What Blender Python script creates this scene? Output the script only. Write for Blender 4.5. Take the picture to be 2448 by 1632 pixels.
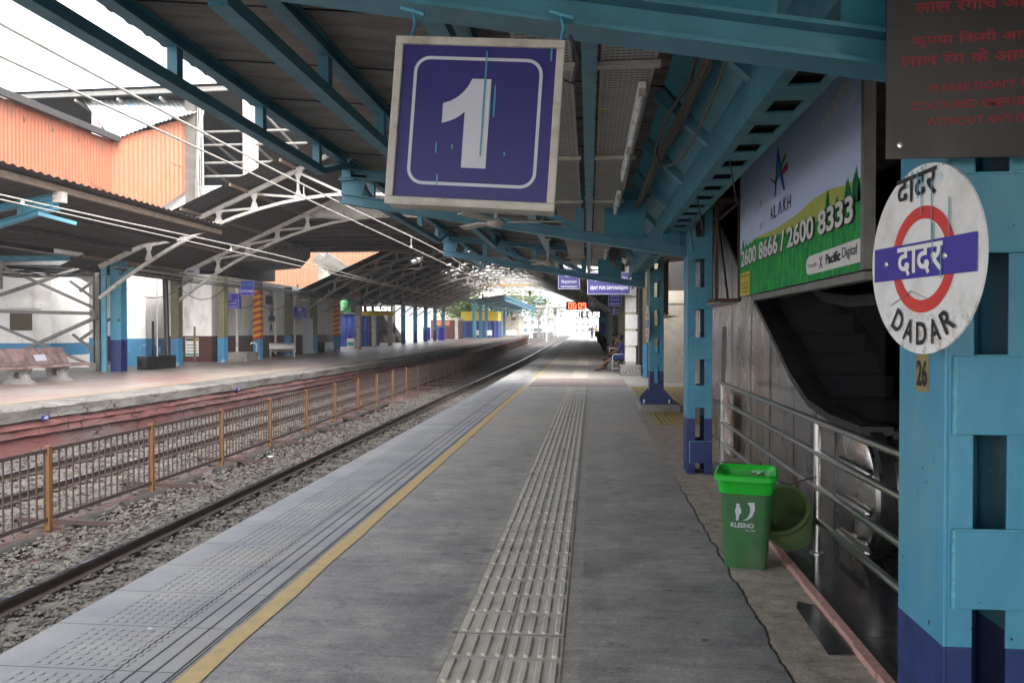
import bpy, bmesh, math, random
import numpy as np
from mathutils import Vector, Matrix
for o in list(bpy.data.objects): bpy.data.objects.remove(o)
S = bpy.context.scene; COL = S.collection
R = math.radians
random.seed(7); RNG = np.random.default_rng(11)
# ------------------------------------------------------------------ camera, sky, sun, exposure
cd = bpy.data.cameras.new('camera'); cam = bpy.data.objects.new('camera', cd); COL.objects.link(cam)
cd.sensor_width = 36.0; cd.lens = 27.94; cd.clip_start = 0.05; cd.clip_end = 12000
cam.location = (0, 0, 1.55); cam.rotation_euler = (R(90-0.78), 0, R(5.53)); S.camera = cam
SUN_EL, SUN_AZ = 48, 150      # azimuth: clockwise from +Y
W = bpy.data.worlds.new('World'); S.world = W; W.use_nodes = True
nt = W.node_tree; bg = nt.nodes['Background']
sk = nt.nodes.new('ShaderNodeTexSky'); sk.sky_type = 'NISHITA'; sk.sun_disc = False
sk.sun_elevation = R(SUN_EL); sk.sun_rotation = R(SUN_AZ); sk.dust_density = 4.0; sk.air_density = 1.0; sk.ozone_density = 1.0
hs = nt.nodes.new('ShaderNodeHueSaturation'); hs.inputs['Saturation'].default_value = 0.30
nt.links.new(sk.outputs[0], hs.inputs['Color']); nt.links.new(hs.outputs[0], bg.inputs[0]); bg.inputs[1].default_value = 0.15
sd = bpy.data.lights.new('sun', 'SUN'); sd.energy = .38; sd.angle = R(50); sd.color = (1, .93, .82)
sun = bpy.data.objects.new('sun', sd); COL.objects.link(sun)
sdir = Vector((math.sin(R(SUN_AZ))*math.cos(R(SUN_EL)), math.cos(R(SUN_AZ))*math.cos(R(SUN_EL)), math.sin(R(SUN_EL))))
sun.rotation_euler = sdir.to_track_quat('Z', 'Y').to_euler(); sun.location = (20, -20, 40)
S.view_settings.view_transform = 'Standard'; S.view_settings.look = 'None'; S.view_settings.gamma = 1; S.view_settings.exposure = 2.5
S.cycles.use_denoising = True; S.cycles.max_bounces = 8; S.cycles.diffuse_bounces = 5; S.cycles.sample_clamp_indirect = 6

# ------------------------------------------------------------------ materials
def mat(name, col, rough=.6, metal=0., var=.25, scale=3., bump=0., bscale=None, col2=None, cut=(.45,.6), stretch=(1,1,1), dirt=None, dscale=1.2, dcut=(.5,.7), spec=None, emit=None):
    m = bpy.data.materials.new(name); m.use_nodes = True; t = m.node_tree; b = t.nodes['Principled BSDF']
    b.inputs['Roughness'].default_value = rough; b.inputs['Metallic'].default_value = metal
    if spec is not None: b.inputs['Specular IOR Level'].default_value = spec
    c4 = (*col, 1)
    tc = t.nodes.new('ShaderNodeTexCoord'); mp = t.nodes.new('ShaderNodeMapping'); mp.inputs['Scale'].default_value = stretch
    t.links.new(tc.outputs['Object'], mp.inputs[0])
    def noise(sc, det=6, r=.6):
        n = t.nodes.new('ShaderNodeTexNoise'); n.inputs['Scale'].default_value = sc; n.inputs['Detail'].default_value = det; n.inputs['Roughness'].default_value = r
        t.links.new(mp.outputs[0], n.inputs['Vector']); return n.outputs['Fac']
    def mix(a, bb, f, mode='MIX'):
        n = t.nodes.new('ShaderNodeMix'); n.data_type = 'RGBA'; n.blend_type = mode
        for s, v in ((n.inputs[6], a), (n.inputs[7], bb), (n.inputs[0], f)):
            if hasattr(v, 'is_linked'): t.links.new(v, s)
            else: s.default_value = v
        return n.outputs[2]
    def ramp(f, a, bb, v0=0., v1=1.):
        n = t.nodes.new('ShaderNodeMapRange'); n.inputs[1].default_value = a; n.inputs[2].default_value = bb; n.inputs[3].default_value = v0; n.inputs[4].default_value = v1
        t.links.new(f, n.inputs[0]); return n.outputs[0]
    cur = c4
    if col2 is not None: cur = mix(c4, (*col2, 1), ramp(noise(scale, 8, .65), cut[0], cut[1]))
    if dirt is not None: cur = mix(cur, (*dirt, 1), ramp(noise(dscale, 10, .7), dcut[0], dcut[1]))
    if var:
        v = ramp(noise(scale*1.7, 6), .25, .75, 1-var, 1+var*.6)
        g = t.nodes.new('ShaderNodeCombineColor')
        for i in range(3): t.links.new(v, g.inputs[i])
        cur = mix(cur, g.outputs[0], 1., 'MULTIPLY')
        t.links.new(ramp(noise(scale*3), .2, .8, max(.03, rough-.12), min(1, rough+.12)), b.inputs['Roughness'])
    if hasattr(cur, 'is_linked'): t.links.new(cur, b.inputs['Base Color'])
    else: b.inputs['Base Color'].default_value = cur
    if bump:
        bn = t.nodes.new('ShaderNodeBump'); bn.inputs['Strength'].default_value = bump; bn.inputs['Distance'].default_value = .02
        t.links.new(noise(bscale or scale*8, 8, .7), bn.inputs['Height']); t.links.new(bn.outputs[0], b.inputs['Normal'])
    if emit: b.inputs['Emission Color'].default_value = (*emit[0], 1); b.inputs['Emission Strength'].default_value = emit[1]
    m['h'] = 1
    return m
M = {}
M['teal'] = mat('teal_paint', (.06,.205,.28), .42, var=.22, scale=2.5, bump=.08, dirt=(.03,.10,.14), dcut=(.58,.72))
M['teal2'] = mat('teal_panel', (.035,.20,.27), .5, var=.25, scale=1.5, bump=.05, dirt=(.02,.09,.12), dcut=(.55,.75))
M['blue'] = mat('sky_blue_paint', (.06,.28,.42), .42, var=.28, scale=2.6, bump=.18, bscale=9, dirt=(.11,.24,.25), dscale=2.2, dcut=(.44,.68), stretch=(1,1,.4))
M['bead'] = mat('fresh_paint_bead', (.15,.48,.60), .4, var=.4, scale=30, bump=.5); M['chip'] = mat('paint_chip', (.035,.022,.018), .8, var=.3)
M['navy'] = mat('navy_paint', (.012,.03,.13), .42, var=.35, scale=4, bump=.08, dirt=(.05,.06,.14), dcut=(.6,.75))
M['sheet'] = mat('canopy_sheet', (.20,.185,.17), .7, var=.35, scale=1.2, stretch=(1,5,1), dirt=(.09,.08,.07), dscale=.9, dcut=(.5,.75))
M['dsheet'] = mat('dark_sheet', (.055,.052,.05), .75, var=.35, scale=1., stretch=(.6,5,1))
M['lsheet'] = mat('light_sheet', (.62,.64,.64), .5, var=.2, scale=2, dirt=(.42,.41,.38))
M['white'] = mat('white_paint', (.74,.73,.70), .55, var=.15, scale=3, dirt=(.40,.37,.32), dscale=1.5, dcut=(.56,.74), bump=.05)
M['wwall'] = mat('whitewashed_wall', (.80,.78,.75), .8, var=.12, scale=1.5, dirt=(.36,.31,.26), dscale=.8, dcut=(.55,.75), stretch=(1,1,.4), bump=.15)
M['wtruss'] = mat('flaking_white_steel', (.62,.60,.56), .6, var=.25, scale=5, dirt=(.30,.24,.16), dscale=3, dcut=(.55,.68))
M['gtruss'] = mat('grey_weathered_steel', (.36,.34,.31), .7, var=.3, scale=4, dirt=(.17,.13,.10), dscale=2)
M['steelg'] = mat('grey_steel', (.20,.195,.185), .5, var=.25, scale=4, dirt=(.14,.12,.10))
M['brownst'] = mat('rusty_purlin', (.20,.14,.10), .75, var=.3, scale=5, dirt=(.09,.07,.06))
M['concrete'] = mat('grey_concrete', (.27,.255,.235), .85, var=.25, scale=2, bump=.3, dirt=(.13,.12,.11), dscale=1.)
M['dconc'] = mat('sooty_concrete', (.12,.11,.10), .9, var=.35, scale=1.5, bump=.2, stretch=(.5,1,1))
M['orange'] = mat('orange_corrugated', (.43,.125,.062), .6, var=.14, scale=1.5, dirt=(.30,.135,.075), dscale=.8, stretch=(1,1,.35))
M['brownwall'] = mat('maroon_dado', (.085,.035,.028), .45, var=.25, scale=2, bump=.1)
M['dado'] = mat('worn_blue_dado', (.06,.23,.42), .7, var=.2, scale=3, dirt=(.55,.55,.55), dscale=1.4, dcut=(.56,.62))
M['olive'] = mat('olive_column_paint', (.155,.145,.085), .55, var=.25, scale=3, dirt=(.07,.06,.045), dcut=(.55,.75))
M['red'] = mat('red_paint', (.40,.035,.03), .55, var=.2); M['yellow'] = mat('yellow_paint', (.62,.36,.03), .55, var=.2)
M['granite'] = mat('red_granite', (.30,.20,.185), .55, var=.2, scale=3, col2=(.13,.09,.085), cut=(.4,.62)); 
M['blackst'] = mat('black_stone', (.012,.012,.012), .18, var=.2, scale=6)
M['stone'] = mat('ballast_stone', (.060,.055,.049), .9, var=.35, scale=9, bump=.3, col2=(.098,.088,.077), cut=(.45,.55))
M['sleeper'] = mat('sleeper_concrete', (.085,.078,.07), .9, var=.3, scale=4, bump=.3, dirt=(.14,.09,.065), dscale=2)
M['railside'] = mat('rail_rust', (.045,.033,.027), .6, var=.3, scale=6); M['railtop'] = mat('rail_polished', (.55,.55,.58), .18, metal=1, var=.1, scale=4)
M['rust'] = mat('rusty_fence_paint', (.04,.023,.019), .65, var=.35, scale=12, dirt=(.06,.035,.03), dscale=7)
M['ypost'] = mat('yellow_rusted_post', (.13,.058,.012), .6, var=.25, scale=7, dirt=(.13,.055,.03), dscale=9, dcut=(.48,.62))
M['black'] = mat('black_rubber', (.012,.012,.012), .6, var=.2); M['cable'] = mat('cable_sheath', (.022,.02,.018), .55, var=.3)
M['wood'] = mat('grey_cable_bundle', (.10,.085,.07), .8, var=.35, scale=9, stretch=(4,.6,4))
M['steel'] = mat('stainless_steel', (.66,.65,.63), .30, metal=1, var=0)
M['panel'] = mat('stainless_cladding', (.68,.65,.61), .30, metal=1, var=.22, scale=1.6, bump=.12, bscale=2.2, stretch=(1,1,.3), dirt=(.45,.34,.24), dscale=1.5)
M['signblue'] = mat('sign_violet_blue', (.026,.022,.145), .38, var=.1, scale=2); M['signblue2'] = mat('sign_blue', (.025,.03,.26), .45, var=.08)
M['signwhite'] = mat('sign_white', (.50,.50,.56), .5, var=.06); M['discwhite'] = mat('disc_white_enamel', (.74,.74,.72), .4, var=.07, scale=6)
M['signframe'] = mat('weathered_aluminium_frame', (.46,.43,.38), .55, var=.2, scale=8, dirt=(.25,.20,.15), dscale=5)
M['discred'] = mat('disc_red', (.62,.035,.03), .4, var=.1); M['discblue'] = mat('disc_blue', (.035,.025,.30), .4, var=.12)
g = NG(M['discwhite']) if 0 else None
M['letblack'] = mat('letter_black', (.012,.012,.015), .5, var=.1); M['letred'] = mat('letter_red', (.22,.012,.02), .5, var=.1)
M['peel'] = mat('peeled_patch', (.30,.24,.19), .8, var=.4, scale=12)
M['plate'] = mat('dull_steel_plate', (.05,.047,.044), .42, metal=.5, var=.2, scale=2)
M['tray'] = mat('galvanised_tray', (.36,.35,.33), .6, var=.18, scale=4); M['slot'] = mat('dark_slot', (.012,.012,.012), .9, var=0)
M['tube'] = mat('fluorescent_tube_glass', (.66,.66,.70), .3, var=.05)
M['bin'] = mat('green_bin_plastic', (.035,.13,.042), .42, var=.22, scale=5, dirt=(.085,.10,.055), dscale=4, dcut=(.5,.75), bump=.06); M['liner'] = mat('bright_green_liner', (.015,.44,.03), .3, var=.1); M['basket'] = mat('olive_green_plastic', (.09,.15,.05), .6, var=.3, scale=5)
M['fan'] = mat('cream_fan_enamel', (.42,.38,.34), .45, var=.15, scale=6); M['kerb'] = mat('pink_granite_kerb', (.46,.26,.22), .6, var=.35, scale=22, bump=.2)
M['bgranite'] = mat('black_granite_paving', (.035,.035,.038), .16, var=.3, scale=2.5, dirt=(.10,.095,.09), dscale=1.8, dcut=(.5,.8))
M['brownframe'] = mat('brown_rusted_frame', (.10,.04,.028), .6, var=.3, scale=8)
M['dark'] = mat('escalator_shade_black', (.004,.004,.0045), .8, var=.2); M['dglass'] = mat('dark_glass', (.004,.004,.005), .3, var=0, spec=.12)  # first one: near-black colour carries the shade inside the escalator shaft
M['clearglass'] = mat('clear_balustrade_glass', (.01,.01,.012), .35, var=0, spec=.1); M['clearglass'].node_tree.nodes['Principled BSDF'].inputs['Alpha'].default_value = .22
M['sooty'] = mat('sooty_black_crust', (.030,.026,.023), .95, var=.4, scale=7, bump=.8, bscale=30)
M['rope'] = mat('dusty_rope', (.24,.20,.16), .85, var=.3, scale=12)
M['tarp'] = mat('blue_tarpaulin', (.02,.05,.20), .45, var=.2, bump=.3, bscale=6); M['ytarp'] = mat('yellow_banner', (.62,.48,.05), .6, var=.15)
M['greenb'] = mat('green_board', (.02,.26,.05), .5, var=.1); M['greyb'] = mat('dark_grey_board', (.055,.07,.07), .5, var=.1); M['tealb'] = mat('teal_label', (.03,.30,.26), .5, var=.1)
M['skin'] = mat('brown_skin', (.19,.095,.06), .55, var=.08); M['hair'] = mat('black_hair', (.012,.010,.009), .6, var=.2)
M['led'] = mat('white_led', (.8,.8,.8), .5, var=0, emit=((1,1,1), .7)); M['ledred'] = mat('red_led', (.8,.1,.05), .5, var=0, emit=((1,.13,.06), 1.5))
M['leaf'] = mat('leaf_green', (.085,.14,.04), .7, var=.4, scale=3); M['bark'] = mat('bark', (.12,.09,.07), .9)
M['trackgnd'] = mat('track_bed_soil', (.07,.062,.056), .95, var=.4, scale=6, bump=.8, bscale=35, col2=(.11,.10,.09), cut=(.4,.6))
M['redsoil'] = mat('red_stained_soil', (.075,.034,.026), .95, var=.4, scale=7, bump=.6, bscale=22, col2=(.11,.09,.08), cut=(.45,.6))
M['ground'] = mat('dusty_ground', (.30,.28,.25), .95, var=.25, scale=.3)
M['fabric1'] = mat('blue_cotton', (.05,.06,.22), .85, var=.15); M['fabric2'] = mat('brown_cotton', (.10,.075,.045), .85, var=.15); M['fabric3'] = mat('dark_cotton', (.018,.018,.022), .85, var=.15)
M['pinkm'] = mat('pink_cloth', (.45,.06,.18), .8, var=.1); M['greenm'] = mat('green_cloth', (.03,.20,.14), .8, var=.1); M['khaki'] = mat('khaki_cotton', (.22,.17,.10), .85, var=.1); M['capgrey'] = mat('grey_cap', (.08,.085,.10), .85, var=.1)
M['cream'] = mat('stained_cream_wall', (.50,.46,.39), .85, var=.15, scale=1.5, dirt=(.28,.22,.16), dscale=1.1, bump=.15); M['tac_y'] = mat('yellow_tactile', (.33,.24,.075), .7, var=.25, scale=5)
M['tac_p'] = mat('pink_tactile', (.26,.21,.19), .75, var=.2, scale=5); M['tac'] = mat('cream_tactile_tile', (.50,.455,.385), .75, var=.2, scale=5, dirt=(.20,.18,.16), dscale=2.2, dcut=(.55,.75), bump=.1)
M['yline'] = mat('worn_yellow_line', (.50,.35,.14), .6, var=.15, scale=6, dirt=(.30,.25,.17), dscale=4, dcut=(.58,.70))

def nodes_of(m): return m.node_tree, m.node_tree.nodes['Principled BSDF']
class NG:   # small helper for hand-made shaders
    def __init__(s, m): s.t = m.node_tree; s.b = s.t.nodes['Principled BSDF']; tc = s.t.nodes.new('ShaderNodeTexCoord'); s.co = tc.outputs['Object']; sp = s.t.nodes.new('ShaderNodeSeparateXYZ'); s.t.links.new(s.co, sp.inputs[0]); s.x, s.y, s.z = sp.outputs
    def put(s, sock, v):
        if hasattr(v, 'is_linked'): s.t.links.new(v, sock)
        else: sock.default_value = v
    def op(s, o, a, b=0., c=0.):
        n = s.t.nodes.new('ShaderNodeMath'); n.operation = o; s.put(n.inputs[0], a); s.put(n.inputs[1], b); s.put(n.inputs[2], c); return n.outputs[0]
    def noise(s, sc, det=6, r=.6, st=(1,1,1)):
        mp = s.t.nodes.new('ShaderNodeMapping'); mp.inputs['Scale'].default_value = st; s.t.links.new(s.co, mp.inputs[0])
        n = s.t.nodes.new('ShaderNodeTexNoise'); n.inputs['Scale'].default_value = sc; n.inputs['Detail'].default_value = det; n.inputs['Roughness'].default_value = r; s.t.links.new(mp.outputs[0], n.inputs[0]); return n.outputs['Fac']
    def ramp(s, f, a, b, v0=0., v1=1.):
        n = s.t.nodes.new('ShaderNodeMapRange'); n.inputs[1].default_value = a; n.inputs[2].default_value = b; n.inputs[3].default_value = v0; n.inputs[4].default_value = v1; s.put(n.inputs[0], f); return n.outputs[0]
    def mix(s, a, b, f, mode='MIX'):
        n = s.t.nodes.new('ShaderNodeMix'); n.data_type = 'RGBA'; n.blend_type = mode; s.put(n.inputs[6], a); s.put(n.inputs[7], b); s.put(n.inputs[0], f); return n.outputs[2]
    def grey(s, v):
        g = s.t.nodes.new('ShaderNodeCombineColor'); [s.put(g.inputs[i], v) for i in range(3)]; return g.outputs[0]
    def bump(s, h, st=.4, d=.01):
        n = s.t.nodes.new('ShaderNodeBump'); n.inputs['Strength'].default_value = st; n.inputs['Distance'].default_value = d; s.put(n.inputs['Height'], h); s.t.links.new(n.outputs[0], s.b.inputs['Normal'])
    def saw(s, v, pitch, off=0.): # 0..1 distance to nearest joint, in metres
        m = s.op('MODULO', s.op('ADD', v, off+1000*pitch), pitch); return s.op('MINIMUM', m, s.op('SUBTRACT', pitch, m))
# platform concrete
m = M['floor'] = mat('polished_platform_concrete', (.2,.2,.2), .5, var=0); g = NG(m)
n1 = g.noise(1.6, 10, .7); n2 = g.noise(14, 8, .7, (.35,1,1)); n3 = g.noise(.5, 6)
c = g.mix((.15,.148,.158,1), (.285,.28,.272,1), g.ramp(n1, .36, .64))
c = g.mix(c, (.36,.345,.32,1), g.ramp(n3, .52, .72, 0, .6))
c = g.mix(c, (.085,.082,.082,1), g.ramp(n2, .6, .75, 0, .55))
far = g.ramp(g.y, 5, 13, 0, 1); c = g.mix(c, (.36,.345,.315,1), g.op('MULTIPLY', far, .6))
edge = g.op('ADD', g.x, g.op('MULTIPLY', g.op('SUBTRACT', g.noise(2.2, 8), .5), .14))
sand = g.op('MULTIPLY', g.ramp(edge, .90, .915), g.ramp(g.y, 16, 13))
c = g.mix(c, g.mix((.22,.195,.165,1), (.36,.32,.275,1), g.ramp(g.noise(9, 8), .35, .65)), sand)
mort = g.ramp(g.op('ABSOLUTE', g.op('SUBTRACT', g.op('ADD', g.op('ADD', g.x, .39), g.op('MULTIPLY', g.y, -.003)), g.op('MULTIPLY', g.op('SUBTRACT', g.noise(5, 8, .7), .5), .10))), .345, .33)
c = g.mix(c, (.30,.285,.26,1), g.op('MULTIPLY', mort, .65))
crk = g.op('MULTIPLY', g.ramp(g.op('ABSOLUTE', g.op('SUBTRACT', edge, .905)), .010, .003), g.ramp(g.y, 9, 7.5))
crk2 = g.ramp(g.op('ABSOLUTE', g.op('SUBTRACT', g.noise(.8, 6, .6), .5)), .0035, .001)
crk = g.op('MAXIMUM', crk, g.op('MULTIPLY', crk2, g.ramp(g.noise(.45, 3), .56, .64, 0, .6)))
st = g.ramp(g.noise(5.5, 9, .75, (.6,1,1)), .56, .70, 0, .6); c = g.mix(c, (.05,.048,.05,1), g.op('MULTIPLY', st, 1.3)); st2 = g.ramp(g.noise(1.1, 9, .75), .53, .68, 0, .6); c = g.mix(c, (.40,.385,.355,1), st2)
c = g.mix(c, (.03,.028,.026,1), crk)
vor = g.t.nodes.new('ShaderNodeTexVoronoi'); vor.inputs['Scale'].default_value = 16; g.t.links.new(g.co, vor.inputs['Vector'])
c = g.mix(c, (.42,.42,.42,1), g.ramp(vor.outputs['Distance'], .055, .03, 0, .7))
v2 = g.t.nodes.new('ShaderNodeTexVoronoi'); v2.inputs['Scale'].default_value = 2.3; g.t.links.new(g.co, v2.inputs['Vector']); c = g.mix(c, (.07,.055,.05,1), g.op('MULTIPLY', g.ramp(g.op('ADD', v2.outputs['Distance'], g.op('MULTIPLY', g.noise(30, 4), .06)), .085, .06), .75))
gr_ = g.op('MULTIPLY', g.ramp(g.noise(48, 5, .7), .3, .7, .70, 1.22), g.ramp(g.noise(7, 7, .75, (.35,2.2,1)), .32, .68, .78, 1.16)); c = g.mix(c, g.grey(gr_), 1., 'MULTIPLY'); c = g.mix(c, (1.27,1.22,1.15,1), 1., "MULTIPLY")
g.put(g.b.inputs['Base Color'], c)
g.put(g.b.inputs['Roughness'], g.mix(g.grey(g.ramp(n1, .3, .7, .5, .68)), (.85,.85,.85,1), sand))
g.bump(g.op('ADD', g.op('MULTIPLY', g.noise(30, 8, .7), .35), g.op('ADD', g.op('MULTIPLY', n2, .5), g.op('MULTIPLY', crk, -1.))), .35, .012)
g.b.inputs['Specular IOR Level'].default_value = .22
# platform edge stone
m = M['edge'] = mat('edge_stone_paving', (.3,.3,.3), .5, var=0); g = NG(m)
c = g.mix((.25,.25,.258,1), (.34,.333,.32,1), g.ramp(g.noise(1.8, 8), .35, .65))
c = g.mix(c, (.42,.375,.32,1), g.ramp(g.noise(.7, 8), .55, .75, 0, .7))
gr = 0.
for gx in (-2.14, -2.047, -1.955, -1.857): gr = g.op('MAXIMUM', gr, g.ramp(g.op('ABSOLUTE', g.op('SUBTRACT', g.x, gx)), .0085, .005))
jt = g.ramp(g.saw(g.y, .529, -3.411), .005, .002); gj = g.op('MAXIMUM', gr, g.op('MULTIPLY', jt, .8))
c = g.mix(c, (.035,.032,.03,1), gj); g.put(g.b.inputs['Base Color'], c); g.b.inputs['Roughness'].default_value = .58; g.b.inputs['Specular IOR Level'].default_value = .25
g.bump(g.op('ADD', g.op('MULTIPLY', gj, -2.), g.op('MULTIPLY', g.noise(40, 6), .3)), .5, .01)
# far platform tiles
m = M['tiles'] = mat('worn_red_platform_tiles', (.2,.2,.2), .5, var=0); g = NG(m)
c = g.mix((.25,.155,.14,1), (.30,.27,.245,1), g.ramp(g.noise(.45, 8, .65, (1,.5,1)), .4, .6))
c = g.mix(c, (.05,.045,.04,1), g.op('MULTIPLY', g.op('MAXIMUM', g.ramp(g.saw(g.x, .3), .008, .003), g.ramp(g.saw(g.y, .3), .008, .003)), .4))
g.put(g.b.inputs['Base Color'], c); g.put(g.b.inputs['Roughness'], g.ramp(g.noise(2), .3, .7, .3, .5))
m = M['discworn'] = mat('worn_disc_enamel', (.74,.74,.72), .4, var=0); g = NG(m); low = g.op('MULTIPLY', g.ramp(g.z, -.10, -.20), g.ramp(g.noise(26, 9, .75), .50, .60)); c = g.mix(g.mix((.76,.76,.74,1), (.60,.59,.56,1), g.ramp(g.noise(9, 6), .45, .7)), g.mix((.33,.27,.21,1), (.52,.47,.40,1), g.noise(40)), low)
c = g.mix(c, (.06,.28,.42,1), g.op('MULTIPLY', g.ramp(g.z, .20, .27), g.ramp(g.noise(16, 7), .50, .56))); g.put(g.b.inputs['Base Color'], c); g.bump(g.noise(60, 4), .1, .004)
# masonry with cracks
def cracked(name, c1, c2, c3, st, wd):
    m = mat(name, c1, .88, var=0); g = NG(m); c = g.mix((*c1,1), (*c2,1), g.ramp(g.noise(1.3, 9, .7, (1,.6,1.5)), .38, .62)); c = g.mix(c, (*c3,1), g.ramp(g.noise(.6, 9, .75, (1,.5,2)), .50, .66, 0, .85))
    mp = g.t.nodes.new('ShaderNodeMapping'); mp.inputs['Scale'].default_value = st; ad = g.t.nodes.new('ShaderNodeVectorMath'); ad.operation = 'ADD'; nz = g.t.nodes.new('ShaderNodeTexNoise'); nz.inputs['Scale'].default_value = 2.2; nz.inputs['Detail'].default_value = 6; g.t.links.new(g.co, nz.inputs['Vector']); sc = g.t.nodes.new('ShaderNodeVectorMath'); sc.operation = 'SCALE'; sc.inputs['Scale'].default_value = .35; g.t.links.new(nz.outputs['Color'], sc.inputs[0]); g.t.links.new(g.co, ad.inputs[0]); g.t.links.new(sc.outputs[0], ad.inputs[1]); g.t.links.new(ad.outputs[0], mp.inputs[0])
    v = g.t.nodes.new('ShaderNodeTexVoronoi'); v.feature = 'DISTANCE_TO_EDGE'; v.inputs['Scale'].default_value = 1.; g.t.links.new(mp.outputs[0], v.inputs['Vector']); k = g.op('MULTIPLY', g.ramp(v.outputs['Distance'], wd, wd*.3), g.ramp(g.noise(.9, 4), .42, .55)); c = g.mix(c, (.018,.015,.014,1), k); g.put(g.b.inputs['Base Color'], c); g.bump(g.op('SUBTRACT', g.noise(11, 8, .7), k), .7, .03); return m
# printed poster sky: blue at the top and right end, white in the middle (a print on the panel)
m = M['psky'] = mat('poster_sky_print', (.1,.2,.5), .45, var=0); g = NG(m)
lum = g.op('MAXIMUM', g.ramp(g.op('ADD', g.y, g.op('MULTIPLY', g.z, -.5)), 5.35, 4.1, 0, 1), g.ramp(g.y, 7.0, 7.8, 0, .9)); hz = g.ramp(g.z, 2.35, 2.75, .45, 1)
c = g.mix((.86,.86,.88,1), g.mix((.04,.25,.66,1), (.02,.11,.52,1), g.ramp(g.z, 2.5, 3.1)), g.op('MULTIPLY', lum, hz))
g.put(g.b.inputs['Base Color'], c)
m = M['pgrass'] = mat('poster_grass_print', (.03,.22,.07), .45, var=0); g = NG(m)
c = g.mix((.014,.19,.07,1), (.06,.40,.08,1), g.ramp(g.noise(22, 6, .7, (1,1,.22)), .4, .62)); c = g.mix(c, (.22,.45,.04,1), g.ramp(g.noise(30, 4, .6, (1,1,.12)), .66, .72)); g.put(g.b.inputs['Base Color'], c)
M['phill'] = mat('poster_hill_print', (.42,.46,.12), .7, var=.15, spec=.15); M['ptree'] = mat('poster_tree_print', (.012,.17,.06), .7, var=.3, scale=14, spec=.15)
for k_ in ('psky','pgrass'): M[k_].node_tree.nodes['Principled BSDF'].inputs['Roughness'].default_value = .7; M[k_].node_tree.nodes['Principled BSDF'].inputs['Specular IOR Level'].default_value = .12
for k, cc in (('pblue',(.02,.10,.50)),('pyel',(.75,.50,.03)),('pgrn',(.02,.30,.08)),('pred',(.45,.02,.05))): M[k] = mat('emblem_'+k, cc, .45, var=0)
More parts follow.
